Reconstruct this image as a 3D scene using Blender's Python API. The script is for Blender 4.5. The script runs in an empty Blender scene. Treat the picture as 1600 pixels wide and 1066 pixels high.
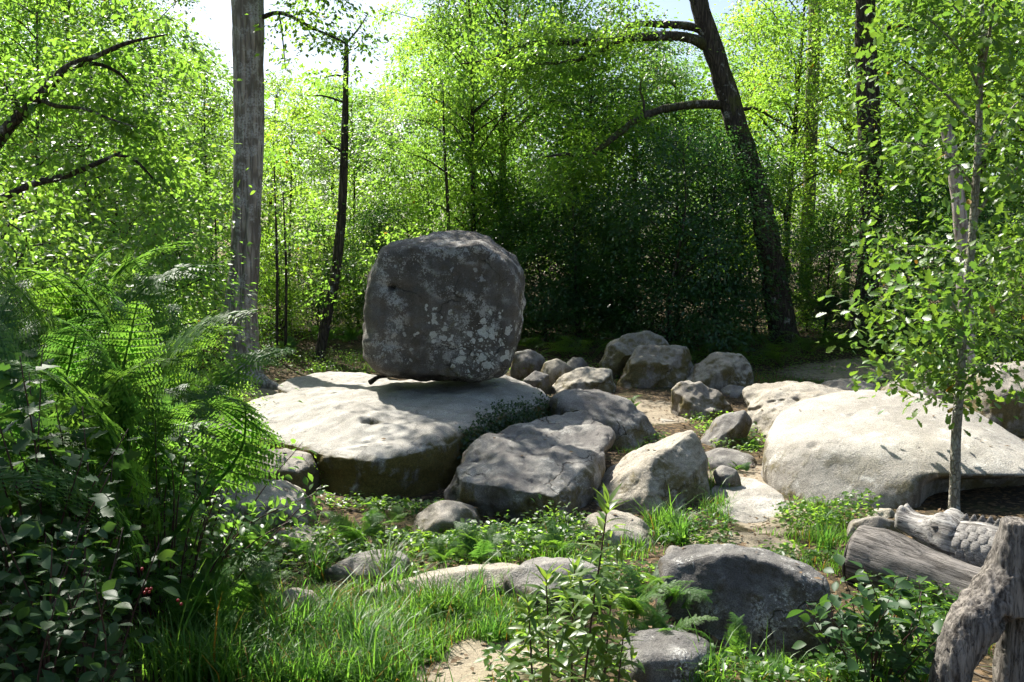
import bpy, bmesh, math, random
import numpy as np
from mathutils import Vector, Matrix, Quaternion

# ------------------------------------------------------------------ camera, light, exposure
S = bpy.context.scene
COL = S.collection
F = 1386.0                      # focal length in pixels of a 1600 px wide frame
CAM = np.array([0.0, 0.0, 2.5])
PITCH = math.atan(133.0 / F)
cam = bpy.data.cameras.new('camera'); cam.sensor_width = 36; cam.lens = 36 * F / 1600
cam.clip_start = 0.05; cam.clip_end = 1000
camo = bpy.data.objects.new('camera', cam); COL.objects.link(camo)
camo.location = CAM; camo.rotation_euler = (math.pi / 2 - PITCH, 0, 0)
S.camera = camo

SUN_ELEV = math.radians(50); SUN_AZ = math.radians(-34)     # azimuth from +Y towards +X
SUN = Vector((math.sin(SUN_AZ) * math.cos(SUN_ELEV), math.cos(SUN_AZ) * math.cos(SUN_ELEV), math.sin(SUN_ELEV)))
w = bpy.data.worlds.new('World'); S.world = w; w.use_nodes = True
nt = w.node_tree; bg = nt.nodes['Background']
sky = nt.nodes.new('ShaderNodeTexSky'); sky.sky_type = 'NISHITA'; sky.sun_disc = False
sky.sun_elevation = SUN_ELEV; sky.sun_rotation = SUN_AZ
sky.dust_density = 2.0; sky.ozone_density = 1.0; sky.air_density = 1.0
nt.links.new(sky.outputs[0], bg.inputs[0]); bg.inputs[1].default_value = 0.075
sl = bpy.data.lights.new('sun', 'SUN'); sl.energy = 5.0; sl.angle = math.radians(0.5); sl.color = (1.0, 0.955, 0.87)
so = bpy.data.objects.new('sun', sl); COL.objects.link(so); so.location = (0, 0, 30)
so.rotation_mode = 'QUATERNION'; so.rotation_quaternion = SUN.to_track_quat('Z', 'Y')
S.view_settings.view_transform = 'Standard'; S.view_settings.look = 'None'
S.view_settings.exposure = 1.45; S.view_settings.gamma = 1.0; S.view_settings.use_curve_mapping = False
S.render.engine = 'CYCLES'
cy = S.cycles
cy.max_bounces = 4; cy.diffuse_bounces = 2; cy.glossy_bounces = 1; cy.transmission_bounces = 3; cy.adaptive_threshold = .03
cy.transparent_max_bounces = 4; cy.use_denoising = True
cy.caustics_reflective = False; cy.caustics_refractive = False

# ------------------------------------------------------------------ helpers
rng = np.random.default_rng(7); random.seed(7)
_F = np.array([0, math.cos(PITCH), -math.sin(PITCH)]); _U = np.array([0, math.sin(PITCH), math.cos(PITCH)])
def ray(u, v): return _F + np.array([1, 0, 0]) * (u - 800) / F + _U * (533 - v) / F
def P(u, v, Y):
    d = ray(u, v); return CAM + d * (Y / d[1])
def PG(u, v, z=0.0):
    d = ray(u, v); return CAM + d * ((z - CAM[2]) / d[2])

def _hash(i, seed):
    h = (i[..., 0] * 374761393 + i[..., 1] * 668265263 + i[..., 2] * 1274126177 + seed * 974634777) & 0xffffffff
    h = ((h ^ (h >> 13)) * 1274126177) & 0xffffffff
    h = ((h ^ (h >> 16)) * 2246822519) & 0xffffffff
    return ((h ^ (h >> 15)) & 0xffff) / 32767.5 - 1.0
def vnoise(p, seed=0):
    i = np.floor(p).astype(np.int64); f = p - i; f = f * f * f * (f * (f * 6 - 15) + 10)
    r = 0
    for a in (0, 1):
        wx = f[:, 0] if a else 1 - f[:, 0]
        for b in (0, 1):
            wy = f[:, 1] if b else 1 - f[:, 1]
            for c in (0, 1):
                wz = f[:, 2] if c else 1 - f[:, 2]
                r = r + wx * wy * wz * _hash(i + np.array([a, b, c]), seed)
    return r
def fbm(p, octv=4, seed=0, gain=0.5):
    a, s, r = 1.0, 1.0, 0
    for k in range(octv):
        r = r + a * vnoise(p * s + 17.3 * k, seed + k); a *= gain; s *= 2.03
    return r
def sstep(a, b, x):
    t = np.clip((x - a) / (b - a), 0, 1); return t * t * (3 - 2 * t)

def gz(x, y):
    x = np.asarray(x, float); y = np.asarray(y, float)
    q = np.stack([x.ravel() * .35, y.ravel() * .35, np.zeros(x.size)], 1)
    n = fbm(q, 4, 3).reshape(x.shape) * 0.06
    z = n + 0.12 * sstep(6.5, 4.5, y) + 0.35 * sstep(17, 23, y) + 0.5 * sstep(23, 40, y)
    z = z + 0.45 * sstep(-1.6, -3.6, x) * sstep(8.5, 5.5, y) + 0.15 * sstep(-3.5, -6, x)
    z = z - .32 * np.exp(-((x - 1.75) / .55) ** 2 - ((y - 5.6) / .34) ** 2)
    return z
def G(x, y, dz=0.0): return np.array([x, y, float(gz(x, y)) + dz])

def mesh_np(name, V, T, smooth=False):
    V = np.ascontiguousarray(V, np.float32); T = np.ascontiguousarray(T, np.int32)
    me = bpy.data.meshes.new(name); k = T.shape[1]
    me.vertices.add(len(V)); me.vertices.foreach_set('co', V.ravel())
    me.loops.add(T.size); me.loops.foreach_set('vertex_index', T.ravel())
    me.polygons.add(len(T)); me.polygons.foreach_set('loop_start', np.arange(0, T.size, k, dtype=np.int32))
    if smooth: me.polygons.foreach_set('use_smooth', np.ones(len(T), bool))
    me.update(calc_edges=True)
    return me
def obj(name, me, mat=None, parent=None, loc=None, M=None):
    o = bpy.data.objects.new(name, me); COL.objects.link(o)
    if mat is not None and me is not None and not me.materials: me.materials.append(mat)
    if parent is not None: o.parent = parent
    if loc is not None: o.location = loc
    if M is not None: o.matrix_local = M
    return o
def tag(o, label, cat, group=None, kind=None):
    o['label'] = label; o['category'] = cat
    if group: o['group'] = group
    if kind: o['kind'] = kind
    return o
def thing(name, label, cat, loc=(0, 0, 0), group=None):
    o = bpy.data.objects.new(name, None); COL.objects.link(o); o.location = loc
    o.empty_display_size = .1
    return tag(o, label, cat, group)
def kids(o): return [c for c in bpy.data.objects if c.parent == o]
def copy_tree(root, ch, loc, rz, sc, label, group):
    r = root.copy(); COL.objects.link(r); r.location = loc; r.rotation_euler = (0, 0, rz); r.scale = sc
    r['label'] = label; r['group'] = group
    for c in ch:
        d = c.copy(); COL.objects.link(d); d.parent = r
    return r
def crom(pts, n):
    """smooth curve through points (any dimension)"""
    p = np.asarray(pts, float); m = len(p)
    if m == 2:
        t = np.linspace(0, 1, n)[:, None]; return p[0] * (1 - t) + p[1] * t
    q = np.vstack([2 * p[0] - p[1], p, 2 * p[-1] - p[-2]])
    out = []
    for t in np.linspace(0, m - 1 - 1e-6, n):
        i = int(t); f = t - i; a, b, c, d = q[i:i + 4]
        out.append(.5 * ((2 * b) + (c - a) * f + (2 * a - 5 * b + 4 * c - d) * f * f + (3 * b - a - 3 * c + d) * f ** 3))
    return np.array(out)
def tube(path, radii, seg=10, amp=0.0, seed=0, ns=3.0, cap=True, ridges=0, ramp=0.0):
    path = np.asarray(path, float); radii = np.asarray(radii, float); n = len(path)
    tg = np.gradient(path, axis=0); tg /= np.linalg.norm(tg, axis=1)[:, None] + 1e-9
    ref = np.array([0.31, 0.95, 0.05]) if abs(tg[0][2]) > .6 else np.array([0, 0, 1.0])
    A = np.cross(tg, ref); A /= np.linalg.norm(A, axis=1)[:, None] + 1e-9
    B = np.cross(tg, A)
    th = np.arange(seg) / seg * 2 * np.pi
    c, s = np.cos(th), np.sin(th)
    N = A[:, None, :] * c[None, :, None] + B[:, None, :] * s[None, :, None]
    R = np.repeat(radii[:, None], seg, 1)
    if ridges:
        ln = np.cumsum(np.r_[0, np.linalg.norm(np.diff(path, axis=0), axis=1)])
        ph = fbm(np.stack([np.repeat(c[None], n, 0).ravel() * 3, np.repeat(s[None], n, 0).ravel() * 3, np.repeat(ln[:, None], seg, 1).ravel() * 1.2], 1), 3, seed + 9).reshape(n, seg)
        R = R * (1 + ramp * (np.abs(np.sin(th[None] * ridges * .5 + ph * 2.2)) - .5))
    V = path[:, None, :] + N * R[..., None]
    if amp:
        nn = fbm(V.reshape(-1, 3) * ns, 4, seed).reshape(n, seg)
        V = V + N * (nn * amp * R)[..., None]
    V = V.reshape(-1, 3)
    i = np.arange(n - 1)[:, None] * seg; j = np.arange(seg)[None]; j2 = (j + 1) % seg
    a, b, c2, d = i + j, i + j2, i + seg + j2, i + seg + j
    T = np.concatenate([np.stack([a, b, c2], -1).reshape(-1, 3), np.stack([a, c2, d], -1).reshape(-1, 3)])
    if cap:
        k0, k1 = len(V), len(V) + 1
        V = np.vstack([V, path[0], path[-1]])
        jj = np.arange(seg); e = (n - 1) * seg
        T = np.vstack([T, np.stack([np.full(seg, k0), (jj + 1) % seg, jj], 1), np.stack([np.full(seg, k1), e + jj, e + (jj + 1) % seg], 1)])
    return V, T
def join(parts):
    Vs, Ts, o = [], [], 0
    for V, T in parts:
        Vs.append(V); Ts.append(T + o); o += len(V)
    return np.vstack(Vs), np.vstack(Ts)

# ------------------------------------------------------------------ materials
class NB:
    def __init__(s, name):
        s.m = bpy.data.materials.new(name); s.m.use_nodes = True; s.t = s.m.node_tree; s.t.nodes.clear()
        s.out = s.n('ShaderNodeOutputMaterial')
    def n(s, ty, **kw):
        x = s.t.nodes.new(ty)
        for k, v in kw.items(): setattr(x, k, v)
        return x
    def l(s, a, b): s.t.links.new(a, b)
    def inp(s, x, v):
        if hasattr(v, 'is_linked'): return v
        return v
    def set(s, sock, v):
        if hasattr(v, 'is_linked') and hasattr(v, 'node'): s.l(v, sock)
        else: sock.default_value = v
    def coord(s, scale=(1, 1, 1), loc=(0, 0, 0), kind='Object'):
        t = s.n('ShaderNodeTexCoord'); m = s.n('ShaderNodeMapping')
        s.l(t.outputs[kind], m.inputs[0]); m.inputs[3].default_value = scale; m.inputs[1].default_value = loc
        return m.outputs[0]
    def noise(s, co, sc, det=4, rough=.55, dist=0.0):
        x = s.n('ShaderNodeTexNoise'); s.l(co, x.inputs['Vector']); x.inputs['Scale'].default_value = sc
        x.inputs['Detail'].default_value = det; x.inputs['Roughness'].default_value = rough; x.inputs['Distortion'].default_value = dist
        return x.outputs['Fac']
    def voro(s, co, sc, feature='F1'):
        x = s.n('ShaderNodeTexVoronoi', feature=feature); s.l(co, x.inputs['Vector']); x.inputs['Scale'].default_value = sc
        return x
    def ramp(s, v, a, b):      # smooth step from a to b
        x = s.n('ShaderNodeMapRange', interpolation_type='SMOOTHSTEP'); s.l(v, x.inputs[0])
        x.inputs[1].default_value = a; x.inputs[2].default_value = b
        return x.outputs[0]
    def mix(s, f, a, b):
        x = s.n('ShaderNodeMix', data_type='RGBA'); s.set(x.inputs[0], f)
        for sock, v in ((x.inputs[6], a), (x.inputs[7], b)):
            s.set(sock, (*v, 1) if isinstance(v, tuple) else v)
        return x.outputs[2]
    def math(s, op, a, b=0.0, clamp=False):
        x = s.n('ShaderNodeMath', operation=op, use_clamp=clamp); s.set(x.inputs[0], a); s.set(x.inputs[1], b); return x.outputs[0]
    def bump(s, h, strength, dist):
        x = s.n('ShaderNodeBump'); s.l(h, x.inputs['Height']); x.inputs['Strength'].default_value = strength
        x.inputs['Distance'].default_value = dist; return x.outputs[0]
    def princ(s, col, rough=.8, normal=None, spec=.3):
        x = s.n('ShaderNodeBsdfPrincipled'); s.set(x.inputs['Base Color'], (*col, 1) if isinstance(col, tuple) else col)
        s.set(x.inputs['Roughness'], rough); x.inputs['Specular IOR Level'].default_value = spec
        if normal is not None: s.l(normal, x.inputs['Normal'])
        s.l(x.outputs[0], s.out.inputs[0]); return x

def rock_mat(name, base=(.30, .28, .25), dark=(.13, .12, .105), lichen=.25, moss=.3, stain=.4, pale=(.52, .51, .47), spots=(), cracks=.8):
    b = NB(name); co = b.coord()
    g = b.n('ShaderNodeNewGeometry'); sx = b.n('ShaderNodeSeparateXYZ'); b.l(g.outputs['Normal'], sx.inputs[0]); nz = sx.outputs[2]
    big = b.noise(co, 1.7, 5, .6); mid = b.noise(co, 7, 5, .65); fine = b.noise(co, 55, 4, .7)
    grain = b.voro(co, 190).outputs['Color']
    gs = b.n('ShaderNodeSeparateColor'); b.l(grain, gs.inputs[0])
    col = b.mix(b.ramp(big, .35, .7), dark, base)
    col = b.mix(b.math('MULTIPLY', b.ramp(mid, .45, .75), .55), col, base)
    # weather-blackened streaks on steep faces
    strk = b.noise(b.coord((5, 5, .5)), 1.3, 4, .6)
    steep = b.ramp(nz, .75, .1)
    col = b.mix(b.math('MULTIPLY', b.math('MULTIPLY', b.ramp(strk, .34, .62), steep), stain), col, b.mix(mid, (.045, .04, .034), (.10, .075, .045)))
    # speckled lichen
    ln = b.math('ADD', b.math('MULTIPLY', mid, .55), b.math('MULTIPLY', fine, .45))
    lm = b.ramp(ln, .64 - .22 * lichen, .70 - .22 * lichen)
    lm = b.math('MULTIPLY', lm, b.ramp(b.noise(co, 2.3, 3, .5), .62 - .3 * lichen, .72 - .2 * lichen))
    col = b.mix(b.math('MULTIPLY', lm, min(1, .45 + lichen)), col, pale)
    # round pale lichen rosettes in given places
    for (c, r, thr, amt, pc) in spots:
        vm = b.n('ShaderNodeVectorMath', operation='DISTANCE'); b.l(co, vm.inputs[0]); vm.inputs[1].default_value = c
        near = b.ramp(vm.outputs['Value'], r, r * .35)
        dco = b.n('ShaderNodeVectorMath', operation='ADD'); b.l(co, dco.inputs[0])
        nz3 = b.n('ShaderNodeTexNoise'); b.l(co, nz3.inputs['Vector']); nz3.inputs['Scale'].default_value = 9
        sc3 = b.n('ShaderNodeVectorMath', operation='SCALE'); b.l(nz3.outputs['Color'], sc3.inputs[0]); sc3.inputs['Scale'].default_value = .16
        b.l(sc3.outputs[0], dco.inputs[1])
        vv_ = b.voro(dco.outputs[0], 9.5); v = vv_.outputs['Distance']; vs_ = b.n('ShaderNodeSeparateColor'); b.l(vv_.outputs['Color'], vs_.inputs[0]); v2 = b.voro(dco.outputs[0], 24).outputs['Distance']
        f = b.math('SUBTRACT', b.math('ADD', near, b.math('MULTIPLY', b.noise(co, 5, 3, .5), .9)), b.math('ADD', b.math('MULTIPLY', v, 1.15), b.math('MULTIPLY', b.math('SUBTRACT', vs_.outputs[0], .35), .7)))
        f2 = b.math('SUBTRACT', b.math('ADD', near, b.math('MULTIPLY', b.noise(co, 8, 3, .5), .7)), b.math('MULTIPLY', v2, 1.5))
        msk = b.math('MAXIMUM', b.ramp(f, thr, thr + .05), b.math('MULTIPLY', b.ramp(f2, thr + .12, thr + .17), .85))
        col = b.mix(b.math('MULTIPLY', msk, amt), col, b.mix(fine, pc, tuple(x * .8 for x in pc)))
    # hairline cracks
    cn = b.n('ShaderNodeTexNoise'); b.l(co, cn.inputs['Vector']); cn.inputs['Scale'].default_value = 2.6; cn.inputs['Detail'].default_value = 4
    cs_ = b.n('ShaderNodeVectorMath', operation='SCALE'); b.l(cn.outputs['Color'], cs_.inputs[0]); cs_.inputs['Scale'].default_value = .7
    ca = b.n('ShaderNodeVectorMath', operation='ADD'); b.l(co, ca.inputs[0]); b.l(cs_.outputs[0], ca.inputs[1])
    cv = b.voro(ca.outputs[0], 1.25, 'DISTANCE_TO_EDGE').outputs['Distance']
    crk = b.math('MULTIPLY', b.ramp(cv, .016, .004), b.ramp(b.noise(co, 1.4, 2), .5, .6))
    col = b.mix(b.math('MULTIPLY', crk, cracks), col, (.04, .035, .03))
    pit = b.math('MULTIPLY', b.ramp(b.voro(co, 26).outputs['Distance'], .22, .08), b.ramp(b.noise(co, 4, 3), .5, .62))
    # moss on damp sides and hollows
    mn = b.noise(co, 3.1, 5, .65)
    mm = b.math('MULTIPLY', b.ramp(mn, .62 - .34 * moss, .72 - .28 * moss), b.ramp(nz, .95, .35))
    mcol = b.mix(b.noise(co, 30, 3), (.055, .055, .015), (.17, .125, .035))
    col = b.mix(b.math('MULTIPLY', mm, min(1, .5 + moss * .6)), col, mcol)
    # granite grain
    col2 = b.n('ShaderNodeMix', data_type='RGBA', blend_type='MULTIPLY'); b.set(col2.inputs[0], .75)
    b.l(col, col2.inputs[6])
    gr = b.mix(b.ramp(gs.outputs[0], .05, .9), (.55, .54, .53), (1.2, 1.18, 1.15)); b.l(gr, col2.inputs[7])
    h = b.math('ADD', b.math('MULTIPLY', mid, .7), b.math('ADD', b.math('MULTIPLY', fine, .35), b.math('MULTIPLY', gs.outputs[0], .09)))
    h = b.math('ADD', h, b.math('MULTIPLY', mm, .3)); h = b.math('SUBTRACT', h, b.math('ADD', b.math('MULTIPLY', crk, cracks), b.math('MULTIPLY', pit, .4)))
    b.princ(col2.outputs[2], .88, b.bump(h, .8, .035), .25)
    return b.m

def leaf_mat(name, front, trans, alt, amt=.5, rough=.42, dry=0.0, spec=.5):
    """front: reflected colour, trans: light shining through; alt: second hue for variation"""
    b = NB(name); g = b.n('ShaderNodeNewGeometry'); oi = b.n('ShaderNodeObjectInfo')
    r = b.math('FRACT', b.math('ADD', g.outputs['Random Per Island'], oi.outputs['Random']))
    r2 = b.math('FRACT', b.math('MULTIPLY', r, 7.31))
    cf = b.mix(r, front, alt)
    ct = b.mix(r, trans, tuple(t * (.6 + .8 * a / max(f, .001)) / 1.4 for t, a, f in zip(trans, alt, front)))
    if dry:
        d = b.ramp(r2, 1 - dry, 1 - dry * .8)
        cf = b.mix(d, cf, (.26, .16, .03)); ct = b.mix(d, ct, (.40, .22, .03))
    drift = b.math('ADD', b.math('MULTIPLY', b.noise(b.coord(), .9, 2), .75), b.math('MULTIPLY', oi.outputs['Random'], .45))
    tint = b.mix(b.ramp(drift, .3, .95), (.76, .86, .95), (1.24, 1.12, .80))
    mul = []
    for c_ in (cf, ct):
        x = b.n('ShaderNodeMix', data_type='RGBA', blend_type='MULTIPLY'); x.inputs[0].default_value = 1; b.l(c_, x.inputs[6]); b.l(tint, x.inputs[7]); mul.append(x.outputs[2])
    cf, ct = mul
    p = b.n('ShaderNodeBsdfPrincipled'); b.l(cf, p.inputs['Base Color']); p.inputs['Roughness'].default_value = rough
    p.inputs['Specular IOR Level'].default_value = spec
    t = b.n('ShaderNodeBsdfTranslucent'); b.l(ct, t.inputs[0])
    m = b.n('ShaderNodeMixShader'); m.inputs[0].default_value = amt
    b.l(p.outputs[0], m.inputs[1]); b.l(t.outputs[0], m.inputs[2]); b.l(m.outputs[0], b.out.inputs[0])
    return b.m

def bark_mat(name, base=(.17, .15, .12), dark=(.05, .042, .033), lichen=.3, moss=.0, pale=(.42, .42, .38), zs=.12, sc=14):
    b = NB(name); cs = b.coord((1, 1, zs)); co = b.coord()
    n1 = b.noise(cs, sc, 5, .65, .4); n2 = b.noise(co, 3.5, 4, .6); n3 = b.noise(co, 26, 4, .7)
    v = b.voro(cs, sc * 1.3, 'DISTANCE_TO_EDGE').outputs['Distance']
    crack = b.ramp(v, .0, .16)
    col = b.mix(b.ramp(n1, .35, .65), dark, base)
    col = b.mix(crack, dark, col)
    lm = b.math('MULTIPLY', b.ramp(n2, .62 - .25 * lichen, .70 - .2 * lichen), b.ramp(n3, .40, .55))
    col = b.mix(b.math('MULTIPLY', lm, .75), col, pale)
    if moss:
        col = b.mix(b.math('MULTIPLY', b.ramp(b.noise(co, 2.1, 4, .6), .62 - .3 * moss, .72 - .2 * moss), .85), col, (.07, .075, .02))
    h = b.math('ADD', b.math('MULTIPLY', crack, .6), b.math('ADD', n1, b.math('MULTIPLY', n3, .4)))
    b.princ(col, .9, b.bump(h, .9, .03), .2)
    return b.m

def wood_mat(name, axis='X', base=(.33, .31, .28), dark=(.055, .05, .045), amt=.5):
    b = NB(name); st = {'X': (.6, 9, 9), 'Z': (9, 9, .7), 'Y': (9, .6, 9)}[axis]
    cs = b.coord(st); co = b.coord()
    n1 = b.noise(cs, 3.0, 6, .7, .25); n2 = b.noise(co, 4, 4, .6); n3 = b.noise(cs, 11, 4, .7, .3)
    col = b.mix(b.ramp(n1, .36, .62), dark, base)
    col = b.mix(b.math('MULTIPLY', b.ramp(n2, .45, .7), amt), col, (.10, .095, .09))
    col = b.mix(b.math('MULTIPLY', b.ramp(n3, .56, .64), .8), col, (.035, .03, .027))
    h = b.math('ADD', n1, b.math('MULTIPLY', b.ramp(n3, .64, .5), .7))
    b.princ(col, .85, b.bump(h, .65, .02), .25)
    return b.m

def flat_mat(name, col, rough=.7, var=.3, sc=12):
    b = NB(name); n = b.noise(b.coord(), sc, 3)
    b.princ(b.mix(n, tuple(c * (1 - var) for c in col), tuple(c * (1 + var) for c in col)), rough)
    return b.m

M = {}
M['leaf'] = leaf_mat('leaf_green', (.036, .094, .022), (.27, .51, .055), (.052, .112, .022), .52, .40)
M['leaf_yellow'] = leaf_mat('leaf_yellow_green', (.048, .115, .020), (.33, .58, .070), (.060, .125, .022), .57, .40, .01)
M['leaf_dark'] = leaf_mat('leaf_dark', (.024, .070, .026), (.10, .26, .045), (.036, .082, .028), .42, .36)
M['leaf_oak'] = leaf_mat('leaf_oak', (.042, .105, .022), (.19, .40, .05), (.070, .125, .020), .36, .40, .008, .35)
M['leaf_blue'] = leaf_mat('leaf_blue_green', (.028, .072, .026), (.10, .22, .03), (.038, .082, .024), .35, .48, 0, .3)
M['fern'] = leaf_mat('fern', (.038, .105, .026), (.18, .40, .05), (.056, .118, .026), .48, .5, 0, .3)
M['fern_dark'] = leaf_mat('fern_shade', (.038, .085, .020), (.18, .32, .035), (.05, .10, .02), .5, .45)  # darker copy of the fern colour, with the shade under the trees put in
M['grass'] = leaf_mat('grass', (.046, .13, .020), (.19, .46, .045), (.070, .14, .03), .45, .45, .06, .35)
M['herb'] = leaf_mat('herb_leaf', (.065, .125, .028), (.28, .44, .05), (.085, .14, .03), .45, .40)
M['ivy'] = leaf_mat('ivy_leaf', (.022, .052, .018), (.08, .15, .02), (.03, .06, .02), .3, .4)
M['bark'] = bark_mat('bark_oak', (.11, .09, .07), (.035, .028, .022), .12, .25)
M['bark_grey'] = bark_mat('bark_grey', (.40, .35, .295), (.16, .135, .11), .6, 0, (.48, .46, .43), .10, 8)
M['bark_pale'] = bark_mat('bark_pale', (.32, .29, .25), (.14, .12, .10), .5)
M['bark_thin'] = bark_mat('bark_thin', (.09, .075, .055), (.03, .025, .02), .2, .1)
M['bark_sapling'] = bark_mat('bark_sapling', (.38, .35, .27), (.20, .18, .14), .6, .2, (.40, .40, .36), .5, 22)
M['limb'] = bark_mat('bark_limb', (.11, .09, .07), (.035, .03, .022), .15, .55)
M['stem'] = flat_mat('stem_dark', (.06, .03, .025), .5)
M['stem_green'] = flat_mat('stem_green', (.12, .14, .04), .55)
M['twig'] = flat_mat('twig', (.07, .055, .04), .8)
M['rachis'] = flat_mat('rachis', (.13, .14, .04), .6)
M['wood'] = wood_mat('weathered_wood', 'X', (.44, .42, .39), (.09, .08, .07), .35)
M['wood_dark'] = wood_mat('weathered_log', 'X', (.22, .20, .18), (.04, .035, .03), .6)
M['wood_stump'] = wood_mat('weathered_stump', 'Z', (.24, .215, .185), (.045, .038, .032), .5)
M['log_end'] = flat_mat('log_end', (.06, .052, .045), .9, .5, 30)
M['berry'] = flat_mat('berry', (.22, .015, .015), .4)
M['eye'] = flat_mat('carved_eye', (.10, .09, .08), .7)
M['petal'] = flat_mat('petal_yellow', (.75, .50, .02), .6)

# ------------------------------------------------------------------ ground
def axis(lo, hi, step, far):
    core = np.arange(lo, hi + 1e-6, step); out = [core]
    d, x = step, hi; r = []
    while x < far: d *= 1.35; x += d; r.append(x)
    d, x = step, lo; l = []
    while x > -far: d *= 1.35; x -= d; l.append(x)
    return np.r_[l[::-1], core, r]
xs = axis(-8, 8, .09, 400); ys = axis(2.5, 24, .09, 400)
XX, YY = np.meshgrid(xs, ys); ZZ = gz(XX, YY)
near = sstep(30, 20, YY) * sstep(14, 9, np.abs(XX))
ZZ = ZZ + near * fbm(np.stack([XX.ravel() * 3, YY.ravel() * 3, XX.ravel() * 0], 1), 3, 21).reshape(XX.shape) * .018
V = np.stack([XX.ravel(), YY.ravel(), ZZ.ravel()], 1)
nx, ny = len(xs), len(ys)
ii = (np.arange(ny - 1)[:, None] * nx + np.arange(nx - 1)[None]).ravel()
gme = mesh_np('ground', V, np.stack([ii, ii + 1, ii + nx + 1, ii + nx], 1), True)
def bare_mask(x, y):
    m = np.zeros_like(x)
    for (u, v, rx, ry, s) in ((1010, 645, .9, 1.3, .9), (1160, 845, .6, .5, 1), (1210, 800, .5, .7, 1), (1110, 835, .35, .35, .8),
                              (780, 1055, .42, .34, .85), (1180, 745, .7, .8, .8), (1380, 585, 3.0, 1.6, .6), (400, 615, 1.2, .9, .8), (980, 690, .5, .8, .6), (720, 1090, .4, .3, .7), (850, 900, .5, .3, .4)):
        p = PG(u, v); d = np.hypot((x - p[0]) / rx, (y - p[1]) / ry); m = np.maximum(m, s * sstep(1.15, .5, d))
    return m
at = gme.color_attributes.new('bare', 'FLOAT_COLOR', 'POINT')
bm_ = bare_mask(V[:, 0], V[:, 1]); at.data.foreach_set('color', np.stack([bm_, bm_, bm_, np.ones_like(bm_)], 1).astype(np.float32).ravel())
b = NB('forest_floor'); co = b.coord()
a = b.n('ShaderNodeAttribute', attribute_name='bare')
n1 = b.noise(co, 1.6, 5, .6); n2 = b.noise(co, 9, 5, .7); n3 = b.noise(co, 60, 3, .7)
litter = b.voro(co, 26); lc = b.n('ShaderNodeSeparateColor'); b.l(litter.outputs['Color'], lc.inputs[0])
soil = b.mix(n2, (.025, .019, .012), (.075, .055, .034))
soil = b.mix(b.ramp(lc.outputs[0], .55, .95), soil, (.17, .115, .06))
green = b.mix(n2, (.028, .030, .012), (.075, .075, .03))
col = b.mix(b.ramp(n1, .48, .68), soil, green)
sand = b.mix(n2, (.19, .155, .11), (.36, .31, .23)); sand = b.mix(b.ramp(n3, .55, .7), sand, (.18, .14, .09))
mk = b.ramp(b.math('ADD', a.outputs['Fac'], b.math('MULTIPLY', b.math('SUBTRACT', n2, .5), .9)), .35, .6)
col = b.mix(mk, col, sand)
h = b.math('ADD', n2, b.math('ADD', b.math('MULTIPLY', n3, .4), b.math('MULTIPLY', lc.outputs[1], .25)))
b.princ(col, .95, b.bump(h, .9, .04), .15)
go = obj('ground', gme, b.m); go['kind'] = 'structure'

# ------------------------------------------------------------------ rocks
_ICO = {}
def ico(k):
    if k not in _ICO:
        bm = bmesh.new(); bmesh.ops.create_icosphere(bm, subdivisions=k, radius=1)
        bm.verts.ensure_lookup_table()
        V = np.array([v.co for v in bm.verts]); T = np.array([[v.index for v in f.verts] for f in bm.faces])
        E = np.array([[v.index for v in e.verts] for e in bm.edges]); bm.free()
        deg = np.bincount(E.ravel(), minlength=len(V)).astype(float)
        _ICO[k] = (V / np.linalg.norm(V, axis=1)[:, None], T, E, deg)
    return _ICO[k]
def lap(X, E, deg):
    n = len(X); out = np.empty_like(X)
    for c in range(X.shape[1]):
        out[:, c] = (np.bincount(E[:, 0], X[E[:, 1], c], n) + np.bincount(E[:, 1], X[E[:, 0], c], n)) / deg
    return out
def vnormals(V, T):
    fn = np.cross(V[T[:, 1]] - V[T[:, 0]], V[T[:, 2]] - V[T[:, 0]])
    N = np.zeros_like(V)
    for k in range(3):
        for c in range(3): N[:, c] += np.bincount(T[:, k], fn[:, c], len(V))
    return N / (np.linalg.norm(N, axis=1)[:, None] + 1e-12)
ROCKS = {}
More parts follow.
